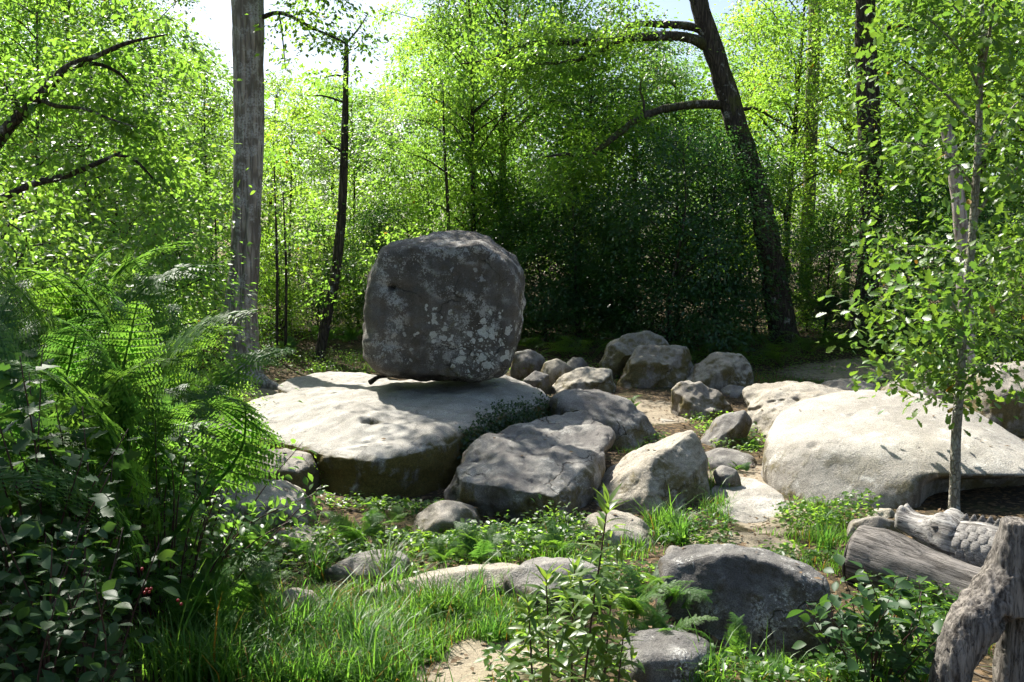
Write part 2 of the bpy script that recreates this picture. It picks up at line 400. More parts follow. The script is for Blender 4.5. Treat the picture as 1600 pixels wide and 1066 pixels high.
def rock(name, label, pts, mat, sub=6, smooth=8, amp=.03, ns=1.3, seed=0, extra=None, group='granite boulders', fine=.5, top=False):
    pts = np.asarray(pts, float)
    bm = bmesh.new()
    for p in pts: bm.verts.new(p)
    bmesh.ops.convex_hull(bm, input=bm.verts[:]); bm.normal_update()
    c = (pts.min(0) + pts.max(0)) / 2 * .5 + pts.mean(0) * .5
    pl = []
    for f in bm.faces:
        n = np.array(f.normal); d = n @ (np.array(f.verts[0].co) - c)
        if d < 0: n, d = -n, -d
        if np.linalg.norm(n) > .5 and d > 1e-4: pl.append((*n, d))
    bm.free(); pl = np.array(pl)
    D, T, E, deg = ico(sub)
    dims = pts.max(0) - pts.min(0); size = float(np.prod(dims) ** (1 / 3))
    U = D * dims; U /= np.linalg.norm(U, axis=1)[:, None]
    q = (U @ pl[:, :3].T) / pl[:, 3]; r = 1 / q.max(1)
    X = U * r[:, None]
    k = int(smooth * 4 ** (sub - 6)) if sub >= 6 else max(2, int(smooth / 3))
    for _ in range(k): X = X + .9 * (lap(X, E, deg) - X)
    lo, hi = X.min(0), X.max(0); tl, th = pts.min(0) - c, pts.max(0) - c
    s = (th - tl) / (hi - lo); s = 1 + (s - 1) * .85
    X = (X - (lo + hi) / 2) * s + (tl + th) / 2
    N = vnormals(X, T)
    W = X + c
    d = fbm(W * ns + seed * 7.7, 4, seed) * amp * size
    d += fine * fbm(W * 6.5 + seed, 4, seed + 50) * .02 * min(1.5, size + .3)
    d -= fine * .02 * size * np.clip(.12 - np.abs(fbm(W * 1.9 + 3.3 * seed, 3, seed + 80)), 0, 1) / .12 * .35
    W = W + N * d[:, None]
    if extra is not None: W = extra(W, N)
    base = np.array([c[0], c[1], max(pts[:, 2].min(), float(gz(c[0], c[1])) - .05)])
    o = obj(name, mesh_np(name, W - base, T, True), mat, loc=base)
    ROCKS[name + str(len(ROCKS))] = o
    return tag(o, label, 'rock', group)
def pr(lst): return [P(*t) for t in lst]
def blob(D, outline, front, back=.8, sink=.3):
    """rock hull: silhouette at depth D, nearer points (u, v, dy), a smaller back, and a buried base"""
    ol = np.array([P(u, v, D) for u, v in outline]); c = ol.mean(0)
    f = np.array([P(u, v, D - dy) for u, v, dy in front]) if front else np.zeros((0, 3))
    bk = c + (ol - c) * .72 + np.array([0, back, -.02])
    lowz = ol[:, 2].min(); low = ol[ol[:, 2] < c[2]].copy(); low[:, 2] -= sink
    bk[:, 2] = np.maximum(bk[:, 2], lowz - sink)
    out = [ol, bk, low]
    if len(f):
        fl = f[f[:, 2] < c[2]].copy(); fl[:, 2] -= sink; out += [f, fl]
    return np.vstack(out)

# materials for groups of rock
RM = {
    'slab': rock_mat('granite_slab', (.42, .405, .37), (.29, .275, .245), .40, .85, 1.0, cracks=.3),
    'grey': rock_mat('granite_grey', (.31, .30, .275), (.16, .15, .14), .45, .45, .75),
    'pale': rock_mat('granite_pale', (.42, .40, .36), (.30, .28, .245), .50, .42, .8, cracks=.12),
    'dark': rock_mat('granite_dark', (.20, .195, .185), (.09, .085, .08), .55, .18, .85, (.42, .42, .40)),
    'moss': rock_mat('granite_mossy', (.38, .355, .31), (.22, .20, .17), .25, .62, .5),
    'warm': rock_mat('granite_warm', (.44, .41, .35), (.30, .27, .22), .35, .5, .7),
}

# the balanced boulder
BY = 12.4
BO = [(572, 520), (570, 562), (588, 580), (612, 588), (650, 593), (700, 595), (745, 594), (785, 588), (797, 570), (808, 540), (819, 470), (818, 425), (801, 398), (770, 376), (740, 364), (690, 366), (617, 373), (594, 388), (584, 418), (575, 465)]
pts = [P(u, v, BY) for u, v in BO]
fr = [(580, 455), (574, 556), (600, 578), (680, 588), (755, 588), (788, 574), (800, 535), (803, 450), (792, 412), (750, 384), (650, 383), (597, 398)]
pts += [P(u, v, BY - .92) for u, v in fr]
c0 = np.array(pts[:20]).mean(0)
pts += [c0 + (np.array(p) - c0) * .9 + np.array([0, .95, 0]) for p in pts[:20] if p[2] > 1.0]
hole = P(612, 449, BY - .95)
def bext(W, N):
    h2 = hole.copy()
    d = np.hypot((W[:, 0] - h2[0]) / .065, (W[:, 2] - h2[2]) / .045)
    msk = (W[:, 1] < BY - .4) * np.clip(1 - d, 0, 1)
    W[:, 1] += .13 * np.sqrt(msk)
    d2 = np.hypot((W[:, 0] - h2[0] - .02) / .26, (W[:, 2] - h2[2] + .02) / .20)
    W[:, 1] += (W[:, 1] < BY - .4) * .05 * sstep(1, 0, d2)
    top = P(612, 385, BY - .3)     # notch in the upper left shoulder
    d3 = np.linalg.norm(W - top, axis=1); W[:, 2] -= .04 * sstep(.5, 0, d3)
    return W
base_b = None
_mid = np.array(pts); cc = (_mid.min(0) + _mid.max(0)) / 2 * .5 + _mid.mean(0) * .5
bb = np.array([cc[0], cc[1], max(_mid[:, 2].min(), -.05)])
def spot(u, v, Y, r, thr, amt, pc=(.55, .545, .50)): return (tuple(P(u, v, Y) - bb), r, thr, amt, pc)
RM['balanced'] = rock_mat('granite_balanced', (.165, .153, .138), (.085, .078, .07), .66, .06, .5, (.34, .335, .315),
    [spot(752, 545, 11.6, .75, .80, .95), spot(775, 500, 11.8, .6, .86, .9), spot(690, 510, 11.5, .55, 1.02, .85), spot(610, 540, 11.5, .6, 1.04, .7, (.42, .41, .37)), spot(720, 430, 11.8, .9, 1.06, .6, (.40, .40, .38)), spot(812, 490, 12.2, .5, .82, .9), spot(660, 400, 11.9, .7, 1.10, .55, (.40, .40, .38))])
rock('balanced_boulder', 'tall cube-shaped dark granite boulder balanced on the wide slab', pts, RM['balanced'], 7, 1.3, .022, 1.1, 3, bext, 'granite boulders', .7)

# wide slab under it
sp = pr([(312, 660, 11.5), (365, 628, 12.8), (440, 606, 13.6), (560, 592, 13.9), (700, 583, 13.9), (820, 590, 13.5), (866, 622, 12.4),
         (470, 690, 9.65), (550, 712, 8.95), (620, 706, 8.95), (430, 672, 10.4), (590, 672, 9.7), (690, 672, 9.7), (760, 650, 10.7), (840, 628, 12.0),
         (600, 640, 10.7), (700, 612, 12.0), (520, 640, 10.9), (700, 640, 10.9), (640, 598, 12.6), (760, 598, 12.7),
         (485, 765, 9.3), (540, 800, 8.78), (640, 795, 8.95), (725, 748, 9.8), (862, 668, 12.0), (318, 695, 11.5), (440, 620, 13.9)])
sp += [p * np.array([1, 1, 0]) + np.array([0, 0, -.35]) for p in sp[-7:]]
def sext(W, N):
    up = sstep(.3, .8, N[:, 2])
    W[:, 2] += up * .05 * fbm(W * np.array([.8, .8, 0]) + 4.1, 3, 91)
    p = P(582, 661, 10.1); d = np.hypot((W[:, 0] - p[0]) / .15, (W[:, 1] - p[1]) / .12); W[:, 2] -= up * .11 * sstep(1, .5, d)
    # shallow step running back to the left of the boulder
    a, e = P(470, 622, 12.6)[:2], P(610, 600, 12.9)[:2]
    t = e - a; nrm = np.array([-t[1], t[0]]) / np.linalg.norm(t); s_ = (W[:, :2] - a) @ nrm
    al = ((W[:, :2] - a) @ t) / (t @ t)
    W[:, 2] -= up * .09 * sstep(-.04, .10, s_) * sstep(.9, .5, s_) * sstep(-.3, .1, al) * sstep(1.3, .9, al)
    # undercut front
    fr_ = sstep(-.2, -.8, N[:, 1]) * sstep(.45, .1, W[:, 2]); W[:, 1] += .12 * fr_
    return W
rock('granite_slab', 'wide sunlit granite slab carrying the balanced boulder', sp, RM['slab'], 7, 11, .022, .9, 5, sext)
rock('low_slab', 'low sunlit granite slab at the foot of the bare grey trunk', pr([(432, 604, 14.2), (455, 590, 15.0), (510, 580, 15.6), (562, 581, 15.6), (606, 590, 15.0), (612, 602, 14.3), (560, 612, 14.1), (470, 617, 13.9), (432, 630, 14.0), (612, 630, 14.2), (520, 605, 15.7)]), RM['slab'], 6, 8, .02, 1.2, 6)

rock('boulder', 'rounded grey boulder with mossy edge below the left end of the slab', blob(9.35, [(362, 740), (374, 716), (410, 707), (450, 705), (486, 709), (501, 737), (499, 780), (440, 790), (365, 772)], [(390, 740, .35), (470, 735, .4), (480, 778, .45), (400, 782, .4)], .5), RM['moss'], 6, 6, .04, 1.5, 7)
rock('boulder', 'pale flat-topped boulder among the ferns, yellow with moss on its corner', blob(8.3, [(292, 768), (340, 752), (400, 752), (445, 757), (482, 786), (498, 812), (488, 834), (430, 842), (340, 832), (288, 800)], [(340, 790, .35), (440, 800, .45), (480, 822, .4), (350, 828, .45)], .5), RM['warm'], 6, 4, .04, 1.5, 8)
rock('boulder', 'brown shaded rock low in the ferns under the pale flat-topped boulder', blob(7.5, [(425, 832), (468, 828), (505, 846), (508, 880), (440, 892), (398, 864)], [(450, 855, .3), (490, 872, .3)], .4), RM['moss'], 5, 6, .04, 2, 9)

def crack_fn(curves):
    def ext(W, N):
        for line, wd, dp in curves:
            c = crom(line, 40)
            d = np.full(len(W), 9.0)
            Wj = W + .05 * np.stack([vnoise(W * 7, 5), vnoise(W * 7, 6), vnoise(W * 7, 7)], 1)
            for q in c: d = np.minimum(d, np.linalg.norm(Wj - q, axis=1))
            W = W - N * (dp * sstep(wd, wd * .2, d))[:, None]
        return W
    return ext
r6 = pr([(692, 772, 8.9), (712, 738, 8.8), (725, 716, 9.2), (765, 688, 9.7), (806, 664, 10.1), (852, 660, 10.4), (880, 640, 10.9), (907, 631, 11.1), (957, 684, 9.9), (950, 705, 9.6),
         (930, 765, 9.2), (905, 800, 8.75), (720, 752, 8.45), (790, 762, 8.25), (868, 778, 8.2), (886, 790, 8.3), (720, 782, 8.6), (790, 800, 8.5), (850, 815, 8.35), (890, 812, 8.4), (840, 700, 9.4), (905, 715, 9.3)])
r6 += [np.array([p[0], p[1], -.3]) for p in r6[-7:-2]] + [P(760, 690, 10.2) * [1, 1, .3], P(930, 660, 11.2) * [1, 1, .3]]
rock('boulder', 'large cracked grey boulder with blunt nose in front of the slab', r6, RM['grey'], 7, 2, .045, 1.8, 11,
     crack_fn([(pr([(735, 722, 9.0), (775, 712, 9.2), (800, 700, 9.5), (815, 675, 9.9), (850, 678, 9.9)]), .035, .05), (pr([(790, 745, 8.6), (815, 752, 8.5), (835, 757, 8.45)]), .03, .04), (pr([(905, 635, 11), (915, 655, 10.6), (910, 672, 10.1), (955, 690, 9.8)]), .035, .05), (pr([(735, 718, 9.1), (752, 707, 9.2), (755, 702, 9.3)]), .03, .04), (pr([(820, 800, 8.3), (828, 788, 8.2), (845, 785, 8.2)]), .025, .04)]))
rock('boulder', 'sloping grey boulder behind the large cracked boulder', blob(11.9, [(862, 622), (882, 611), (930, 613), (985, 622), (1012, 650), (1031, 680), (1005, 702), (950, 698), (866, 662)], [(900, 650, .5), (985, 668, .5), (990, 698, .55), (930, 690, .6)], .6), RM['grey'], 6, 4, .04, 1.4, 12)
w8 = pr([(1086, 670, 9.35), (1052, 680, 9.5), (985, 708, 9.7), (940, 745, 9.6), (914, 792, 9.0), (925, 812, 8.75), (1018, 722, 8.8), (1012, 770, 8.55), (1022, 806, 8.45), (1108, 718, 9.2), (1114, 792, 9.1), (1090, 680, 9.6), (1100, 720, 9.8), (960, 745, 10.0)])
w8 += [np.array([p[0], p[1], -.3]) for p in (w8[4], w8[5], w8[8], w8[10], w8[12], w8[13])]
rock('boulder', 'wedge-shaped boulder with a sharp upright edge and sunlit sloping face', w8, RM['warm'], 7, 2, .025, 1.4, 13)
rock('boulder', 'small pale rock at the foot of the wedge-shaped boulder', blob(7.85, [(905, 832), (916, 806), (960, 803), (1000, 814), (1036, 846), (1032, 862), (960, 868), (906, 858)], [(940, 830, .25), (1000, 845, .25), (1010, 860, .3), (930, 862, .3)], .35), RM['warm'], 6, 8, .035, 2, 14)
rock('boulder', 'small rough peaked rock in front of the cracked boulder', blob(8.0, [(634, 836), (650, 802), (684, 786), (720, 786), (746, 805), (758, 832), (750, 850), (690, 856), (640, 852)], [(690, 815, .3), (735, 835, .3), (650, 840, .3)], .4), RM['moss'], 6, 3, .06, 2.2, 15)
d11 = pr([(1030, 866, 6.2), (1062, 853, 6.35), (1120, 848, 6.4), (1190, 856, 6.35), (1250, 875, 6.2), (1293, 900, 6.05), (1303, 928, 5.95), (1280, 980, 5.82), (1255, 1030, 5.78), (1150, 1045, 5.76), (1050, 1030, 5.8), (1028, 940, 5.9), (1042, 884, 6.0), (1080, 870, 6.02), (1140, 866, 6.02), (1215, 880, 5.97), (1272, 910, 5.9)])
d11 += [np.array([p[0], p[1], -.45]) for p in d11[6:12]] + [np.array([p[0] * 1.02, p[1] + .35, .0]) for p in d11[:6]]
rock('boulder', 'large dark shaded boulder beside the broad-leaved shrub in the foreground', d11, RM['dark'], 7, 3.5, .03, 1.6, 16)
rock('boulder', 'rough grey rock low at the very front below the ferns', blob(5.0, [(950, 1050), (975, 1010), (1000, 996), (1060, 992), (1106, 1002), (1127, 1040), (1128, 1100), (955, 1100)], [(1000, 1030, .3), (1080, 1030, .3), (1100, 1090, .3), (980, 1090, .3)], .35), RM['dark'], 6, 8, .035, 2, 17)
rock('rock_ledge', 'low dark rock ledge sticking out of the grass', blob(6.65, [(505, 892), (540, 876), (600, 868), (636, 871), (646, 900), (600, 912), (520, 910)], [(560, 900, .15), (630, 905, .15)], .3), RM['grey'], 6, 6, .03, 2, 18)
rock('rock_ledge', 'long pale rock rib lying in the grass', blob(6.25, [(560, 922), (640, 906), (740, 891), (820, 888), (850, 905), (830, 930), (740, 932), (600, 934)], [(640, 928, .12), (780, 925, .15)], .25), RM['warm'], 6, 6, .03, 2.4, 19)
rock('rock_ledge', 'cracked grey rock rising behind the tall dark-stemmed plants', blob(6.1, [(785, 905), (825, 883), (880, 884), (930, 890), (960, 920), (940, 960), (860, 965), (790, 950)], [(840, 925, .25), (910, 935, .25)], .3), RM['grey'], 6, 6, .05, 2.4, 20)
rock('stone', 'small pale stone half buried in grass beside the dark shrub', blob(5.9, [(428, 940), (450, 922), (486, 928), (502, 950), (475, 966), (430, 962)], [(465, 952, .15)], .2), RM['warm'], 5, 5, .05, 3, 21)
p15 = pr([(1192, 692, 10.0), (1203, 662, 10.5), (1238, 632, 10.9), (1300, 612, 11.1), (1362, 608, 11.1), (1430, 618, 10.9), (1500, 642, 10.5), (1562, 676, 10.0), (1640, 730, 9.5), (1700, 760, 9.6),
          (1205, 735, 9.5), (1238, 780, 9.0), (1300, 800, 8.75), (1352, 800, 8.65), (1392, 800, 8.65), (1450, 764, 8.6), (1520, 747, 8.55), (1640, 750, 8.55), (1700, 765, 8.9),
          (1262, 700, 9.35), (1400, 690, 9.15), (1540, 700, 9.0), (1330, 655, 10.1), (1450, 655, 10.0), (1470, 806, 9.1), (1520, 812, 9.3), (1640, 815, 9.4), (1250, 645, 12.2), (1480, 660, 12.0), (1620, 735, 11.0)])
p15 += [np.array([p[0], p[1], -.3]) for p in (p15[0], p15[10], p15[11], p15[12], p15[13], p15[14], p15[24], p15[25], p15[26], p15[27], p15[28], p15[29])]
def pext(W, N):
    # the right part is undercut
    a = sstep(3.95, 4.5, W[:, 0]) * sstep(9.8, 8.9, W[:, 1]) * sstep(.36, .16, W[:, 2])
    W[:, 1] += a * .55
    for (u, v, Y, r) in ((1270, 724, 9.35, .06), (1330, 668, 10.1, .04), (1530, 707, 9.25, .05)):
        p = P(u, v, Y); d = np.hypot(W[:, 0] - p[0], W[:, 1] - p[1]) / r; W[:, 2] -= .04 * sstep(1.3, .3, d) * (N[:, 2] > .2)
    return W
rock('pale_boulder', 'huge smooth pale dome-shaped boulder behind the young oak', p15, RM['pale'], 7, 16, .012, .9, 22, pext, 'granite boulders', .12)
fl = pr([(1110, 762, 9.2), (1140, 744, 9.75), (1182, 744, 9.75), (1216, 762, 9.3), (1238, 790, 8.75), (1224, 812, 8.4), (1170, 816, 8.3), (1118, 798, 8.55)])
fl = fl + [p + np.array([0, 0, -.4]) for p in fl]
rock('flat_rock', 'flat pale sunlit rock between the wedge and the pale dome', fl, RM['pale'], 6, 8, .02, 2, 23)
rock('flat_rock', 'low flat grey rock beside the leaning slab', blob(10.6, [(1095, 718), (1130, 704), (1176, 711), (1202, 734), (1190, 748), (1130, 742), (1100, 734)], [(1150, 728, .4), (1120, 730, .4), (1180, 745, .4)], .5), RM['grey'], 5, 6, .03, 2, 24)
rock('boulder', 'rear half of the split boulder under the dark trees', blob(18.0, [(943, 572), (955, 540), (985, 525), (1012, 522), (1046, 535), (1062, 560), (1058, 585), (950, 588)], [(975, 555, .4), (1020, 550, .4)], .9), RM['moss'], 6, 3, .065, 1.9, 25)
rock('boulder', 'front half of the split boulder, moss on its brown face', blob(17.1, [(958, 604), (972, 566), (1000, 543), (1040, 537), (1076, 545), (1085, 572), (1079, 602), (1030, 609), (970, 608)], [(985, 570, .45), (1050, 568, .5), (1066, 600, .5), (985, 602, .45)], .7), RM['moss'], 6, 2, .065, 1.9, 26)
rock('boulder', 'low tilted rock with pale top left of the split boulder', blob(16.3, [(857, 604), (880, 585), (920, 575), (956, 578), (963, 600), (956, 616), (900, 619), (858, 614)], [(890, 600, .35), (945, 596, .35), (950, 614, .4), (880, 614, .4)], .6), RM['warm'], 6, 2, .065, 1.9, 27)
rock('boulder', 'boulder with slanting pale top right of the split boulder', blob(16.7, [(1068, 600), (1090, 571), (1114, 556), (1160, 552), (1176, 566), (1182, 602), (1150, 615), (1100, 610)], [(1085, 600, .35), (1140, 575, .4), (1170, 604, .4), (1120, 612, .45)], .7), RM['warm'], 6, 2, .065, 1.9, 28)
rock('boulder', 'tilted oval boulder, mossy on its near side, by the path', blob(13.75, [(1046, 608), (1064, 596), (1095, 599), (1122, 611), (1147, 641), (1136, 657), (1090, 664), (1060, 644)], [(1075, 625, .35), (1115, 645, .35), (1095, 660, .4)], .6), RM['moss'], 6, 3, .06, 1.9, 29)
r22 = pr([(1163, 610, 13.2), (1172, 601, 13.5), (1215, 597, 13.6), (1250, 606, 13.4), (1310, 613, 13.4), (1372, 617, 13.2), (1372, 632, 12.8), (1290, 632, 12.5), (1225, 650, 12.2), (1168, 645, 12.6), (1205, 692, 12.0), (1172, 662, 12.4), (1230, 620, 14.2), (1340, 622, 14.2)])
r22 += [np.array([p[0], p[1], -.2]) for p in r22[-9:]]
rock('boulder', 'angular layered pale rock with a split top beside the pale dome', r22, RM['warm'], 7, 2, .04, 1.8, 30, crack_fn([(pr([(1165, 640, 12.7), (1210, 632, 12.6), (1250, 622, 12.7), (1280, 617, 12.9)]), .05, .08), (pr([(1240, 607, 13.4), (1225, 620, 13.0), (1250, 628, 12.7)]), .05, .06)]))
rock('leaning_rock', 'narrow grey rock slab leaning beside the layered rock', blob(11.75, [(1093, 692), (1128, 652), (1164, 640), (1175, 660), (1150, 692), (1120, 706), (1096, 706)], [(1125, 680, .25), (1150, 665, .25), (1115, 702, .3)], .4), RM['grey'], 6, 3, .04, 1.8, 31)
rock('boulder', 'low mossy dome of rock behind the pale dome boulder', blob(15.6, [(1268, 612), (1300, 597), (1336, 591), (1372, 600), (1394, 616), (1380, 632), (1280, 630)], [(1310, 610, .35), (1365, 615, .35)], .6), RM['moss'], 6, 9, .03, 1.4, 32)
rock('boulder', 'split grey boulder with yellow moss left of the young oak trunk', blob(14.0, [(1383, 616), (1398, 598), (1440, 592), (1470, 609), (1497, 642), (1492, 668), (1400, 660)], [(1410, 620, .35), (1460, 625, .35), (1480, 655, .35)], .6), RM['moss'], 6, 6, .04, 1.6, 33)
rock('boulder', 'big dark mossy boulder at the right edge behind the young oak', blob(12.9, [(1514, 630), (1524, 588), (1560, 570), (1640, 562), (1710, 620), (1700, 700), (1580, 700), (1518, 690)], [(1545, 620, .5), (1640, 610, .6), (1650, 690, .6), (1545, 690, .5)], .9), RM['moss'], 6, 9, .03, 1.2, 34)
for i, (D_, ol, lb, m_) in enumerate([
    (17.9, [(798, 576), (805, 552), (826, 546), (851, 560), (852, 580), (820, 582)], 'dark grey stone half hidden behind the balanced boulder', 'grey'),
    (17.0, [(842, 588), (850, 567), (870, 561), (893, 575), (896, 592), (860, 597)], 'rounded pale stone between the balanced and the tilted rock', 'warm'),
    (18.0, [(878, 578), (895, 558), (910, 560), (924, 580), (900, 588)], 'pointed grey stone farthest back beside the dark bushes', 'grey'),
    (16.3, [(816, 594), (835, 577), (858, 585), (862, 602), (830, 605)], 'flat grey stone just right of the balanced boulder', 'grey'),
    (8.35, [(1352, 820), (1364, 798), (1392, 795), (1408, 812), (1398, 828)], 'small pale stone behind the carved log', 'warm'),
    (7.75, [(1322, 836), (1335, 815), (1372, 807), (1402, 816), (1412, 842), (1370, 852), (1330, 848)], 'yellow mossy stone behind the cut log end', 'moss'),
    (15.9, [(1128, 612), (1142, 603), (1165, 606), (1176, 620), (1150, 630), (1130, 626)], 'small dark stone between the back boulders', 'grey'),
    (17.6, [(1358, 590), (1366, 583), (1380, 583), (1388, 591), (1375, 596)], 'small pale stone on the shaded clearing floor', 'warm'),
    (7.2, [(498, 856), (515, 848), (536, 858), (530, 872), (505, 872)], 'little grey stone beside the brown shaded rock', 'grey'),
    (8.3, [(520, 822), (540, 808), (566, 812), (574, 830), (545, 838)], 'brown stone in the dark gap under the slab nose', 'moss'),
    (8.0, [(585, 838), (602, 822), (628, 830), (632, 848), (600, 852)], 'small grey stone left of the small peaked rock', 'grey'),
    (7.3, [(770, 862), (790, 846), (822, 850), (834, 870), (800, 880)], 'low grey stone in front of the cracked boulder nose', 'grey'),
    (9.3, [(1118, 742), (1132, 730), (1152, 736), (1158, 750), (1130, 754)], 'little grey stone behind the flat pale rock', 'grey'),
    (13.2, [(1020, 668), (1035, 655), (1058, 660), (1068, 676), (1040, 682)], 'flat pale stone in the path left of the tilted oval boulder', 'warm'),
    (14.5, [(930, 628), (945, 616), (968, 620), (976, 634), (950, 640)], 'small grey stone on the path by the sunlit fern', 'grey'),
    (7.0, [(1040, 868), (1052, 856), (1072, 860), (1078, 874), (1050, 878)], 'little stone behind the large dark boulder', 'grey'),
    (10.0, [(1190, 742), (1203, 735), (1216, 745), (1212, 758), (1195, 757)], 'little stone tucked against the pale dome boulder', 'grey'),
    (9.6, [(1200, 766), (1214, 757), (1226, 768), (1222, 782), (1205, 780)], 'little stone at the edge of the flat pale rock', 'warm'),
]):
    dd = .012 * D_
    c = np.mean(ol, 0)
    rock('stone', lb, blob(D_, ol, [(c[0] - 6, c[1] + 2, dd), (c[0] + 6, c[1] + 3, dd)], dd * 2, .2), RM[m_], 5, 5, .045, 2.4, 60 + i, None, 'small stones')
# ------------------------------------------------------------------ leaves
def leaf_tpl(widths, fold=.12, droop=.1):
    n = len(widths) - 1; V = []; T = []
    for i, wd in enumerate(widths):
        t = i / n; z = -droop * t * t
        V += [(0, t, z), (wd, t + .02, z + fold * wd), (-wd, t + .02, z + fold * wd)]
    for i in range(n):
        a, b_ = 3 * i, 3 * i + 3
        T += [(a, a + 1, b_ + 1), (a, b_ + 1, b_), (a, b_, b_ + 2), (a, b_ + 2, a + 2)]
    return np.array(V, float), np.array(T)
KITE = (np.array([(0, 0, 0), (.30, .45, .07), (0, 1, -.06), (-.30, .45, .07)], float), np.array([(0, 1, 2), (0, 2, 3)]))
OVAL = leaf_tpl([.015, .17, .27, .30, .25, .13, .0], .25, .16)
OVAL_LO = leaf_tpl([.02, .26, .27, .0], .25, .16)
LANCE = leaf_tpl([.01, .08, .12, .11, .07, .0], .25, .30)
OAK = leaf_tpl([.02, .13, .09, .24, .15, .33, .22, .26, .14, .0], .18, .14)
MAPLE = leaf_tpl([.05, .36, .20, .48, .20, .22, .0], .12, .15)
def unit(a): return a / (np.linalg.norm(a, axis=-1, keepdims=True) + 1e-9)
def frames(d, n):
    d = unit(d); x = unit(np.cross(d, n)); n2 = np.cross(x, d); return x, d, n2
def leaf_cloud(pos, d, n, size, tpl):
    V, T = tpl; x, d, n = frames(d, n); K = len(V)
    size = np.broadcast_to(np.asarray(size, float), (len(pos),))
    W = V[None, :, 0, None] * x[:, None] + V[None, :, 1, None] * d[:, None] + V[None, :, 2, None] * n[:, None]
    W = pos[:, None] + W * size[:, None, None]
    TT = (T[None] + (np.arange(len(pos)) * K)[:, None, None]).reshape(-1, 3)
    return W.reshape(-1, 3), TT
def clump_leaves(C, rc, per, r, leaf=.1, flat=.3, up=1.0, axis_=None):
    """leaves lie in tilted sprays round the points C, facing mostly the same way within a spray"""
    k = len(C); rc = np.broadcast_to(np.asarray(rc, float), (k,)); n = k * per
    out = r.normal(size=(k, 3)) if axis_ is None else np.column_stack([C[:, :2] - axis_, np.zeros(k)]) + r.normal(size=(k, 3)) * .3
    out[:, 2] = 0; out = unit(out)
    nb = unit(np.array([0, 0, up]) + out * .38 + r.normal(size=(k, 3)) * .30)
    tg = unit(np.cross(nb, out)); ou = np.cross(tg, nb)
    a, b_, c = r.normal(size=(k, per)) * .62, r.normal(size=(k, per)) * .42, r.normal(size=(k, per)) * .5 * flat
    sag = -.22 * (a * a + b_ * b_)
    pos = C[:, None] + rc[:, None, None] * (a[..., None] * ou[:, None] + b_[..., None] * tg[:, None] + (c + sag)[..., None] * nb[:, None])
    d = (ou[:, None] * (.5 + a[..., None]) + tg[:, None] * b_[..., None] * 1.4).reshape(-1, 3) + r.normal(size=(n, 3)) * .45; d[:, 2] -= .2
    nn = np.repeat(nb, per, 0) + r.normal(size=(n, 3)) * .30
    return pos.reshape(-1, 3), d, nn, leaf * r.uniform(.55, 1.3, n)
LEAF_ME = {}
def leaf_meshes(key, tpl, mat):
    """three single-leaf meshes with slightly different curl"""
    if key not in LEAF_ME:
        L = []
        for k in range(3):
            V = tpl[0].copy(); V[:, 2] -= (k - 1) * .10 * V[:, 1] ** 2; V[:, 0] += (k - 1) * .07 * V[:, 1] ** 2
            me = mesh_np('leaf', V, tpl[1], True); me.materials.append(mat); L.append(me)
        LEAF_ME[key] = L
    return LEAF_ME[key]
def leaf_parts(parent, pos, d, n, size, meshes):
    x, d, n = frames(d, n); size = np.broadcast_to(np.asarray(size, float), (len(pos),))
    for i in range(len(pos)):
        m = Matrix.Identity(4); s = size[i]
        for r_ in range(3):
            m[r_][0] = x[i, r_] * s; m[r_][1] = d[i, r_] * s; m[r_][2] = n[i, r_] * s; m[r_][3] = pos[i, r_]
        o = bpy.data.objects.new('leaf', meshes[i % len(meshes)]); COL.objects.link(o); o.parent = parent; o.matrix_local = m

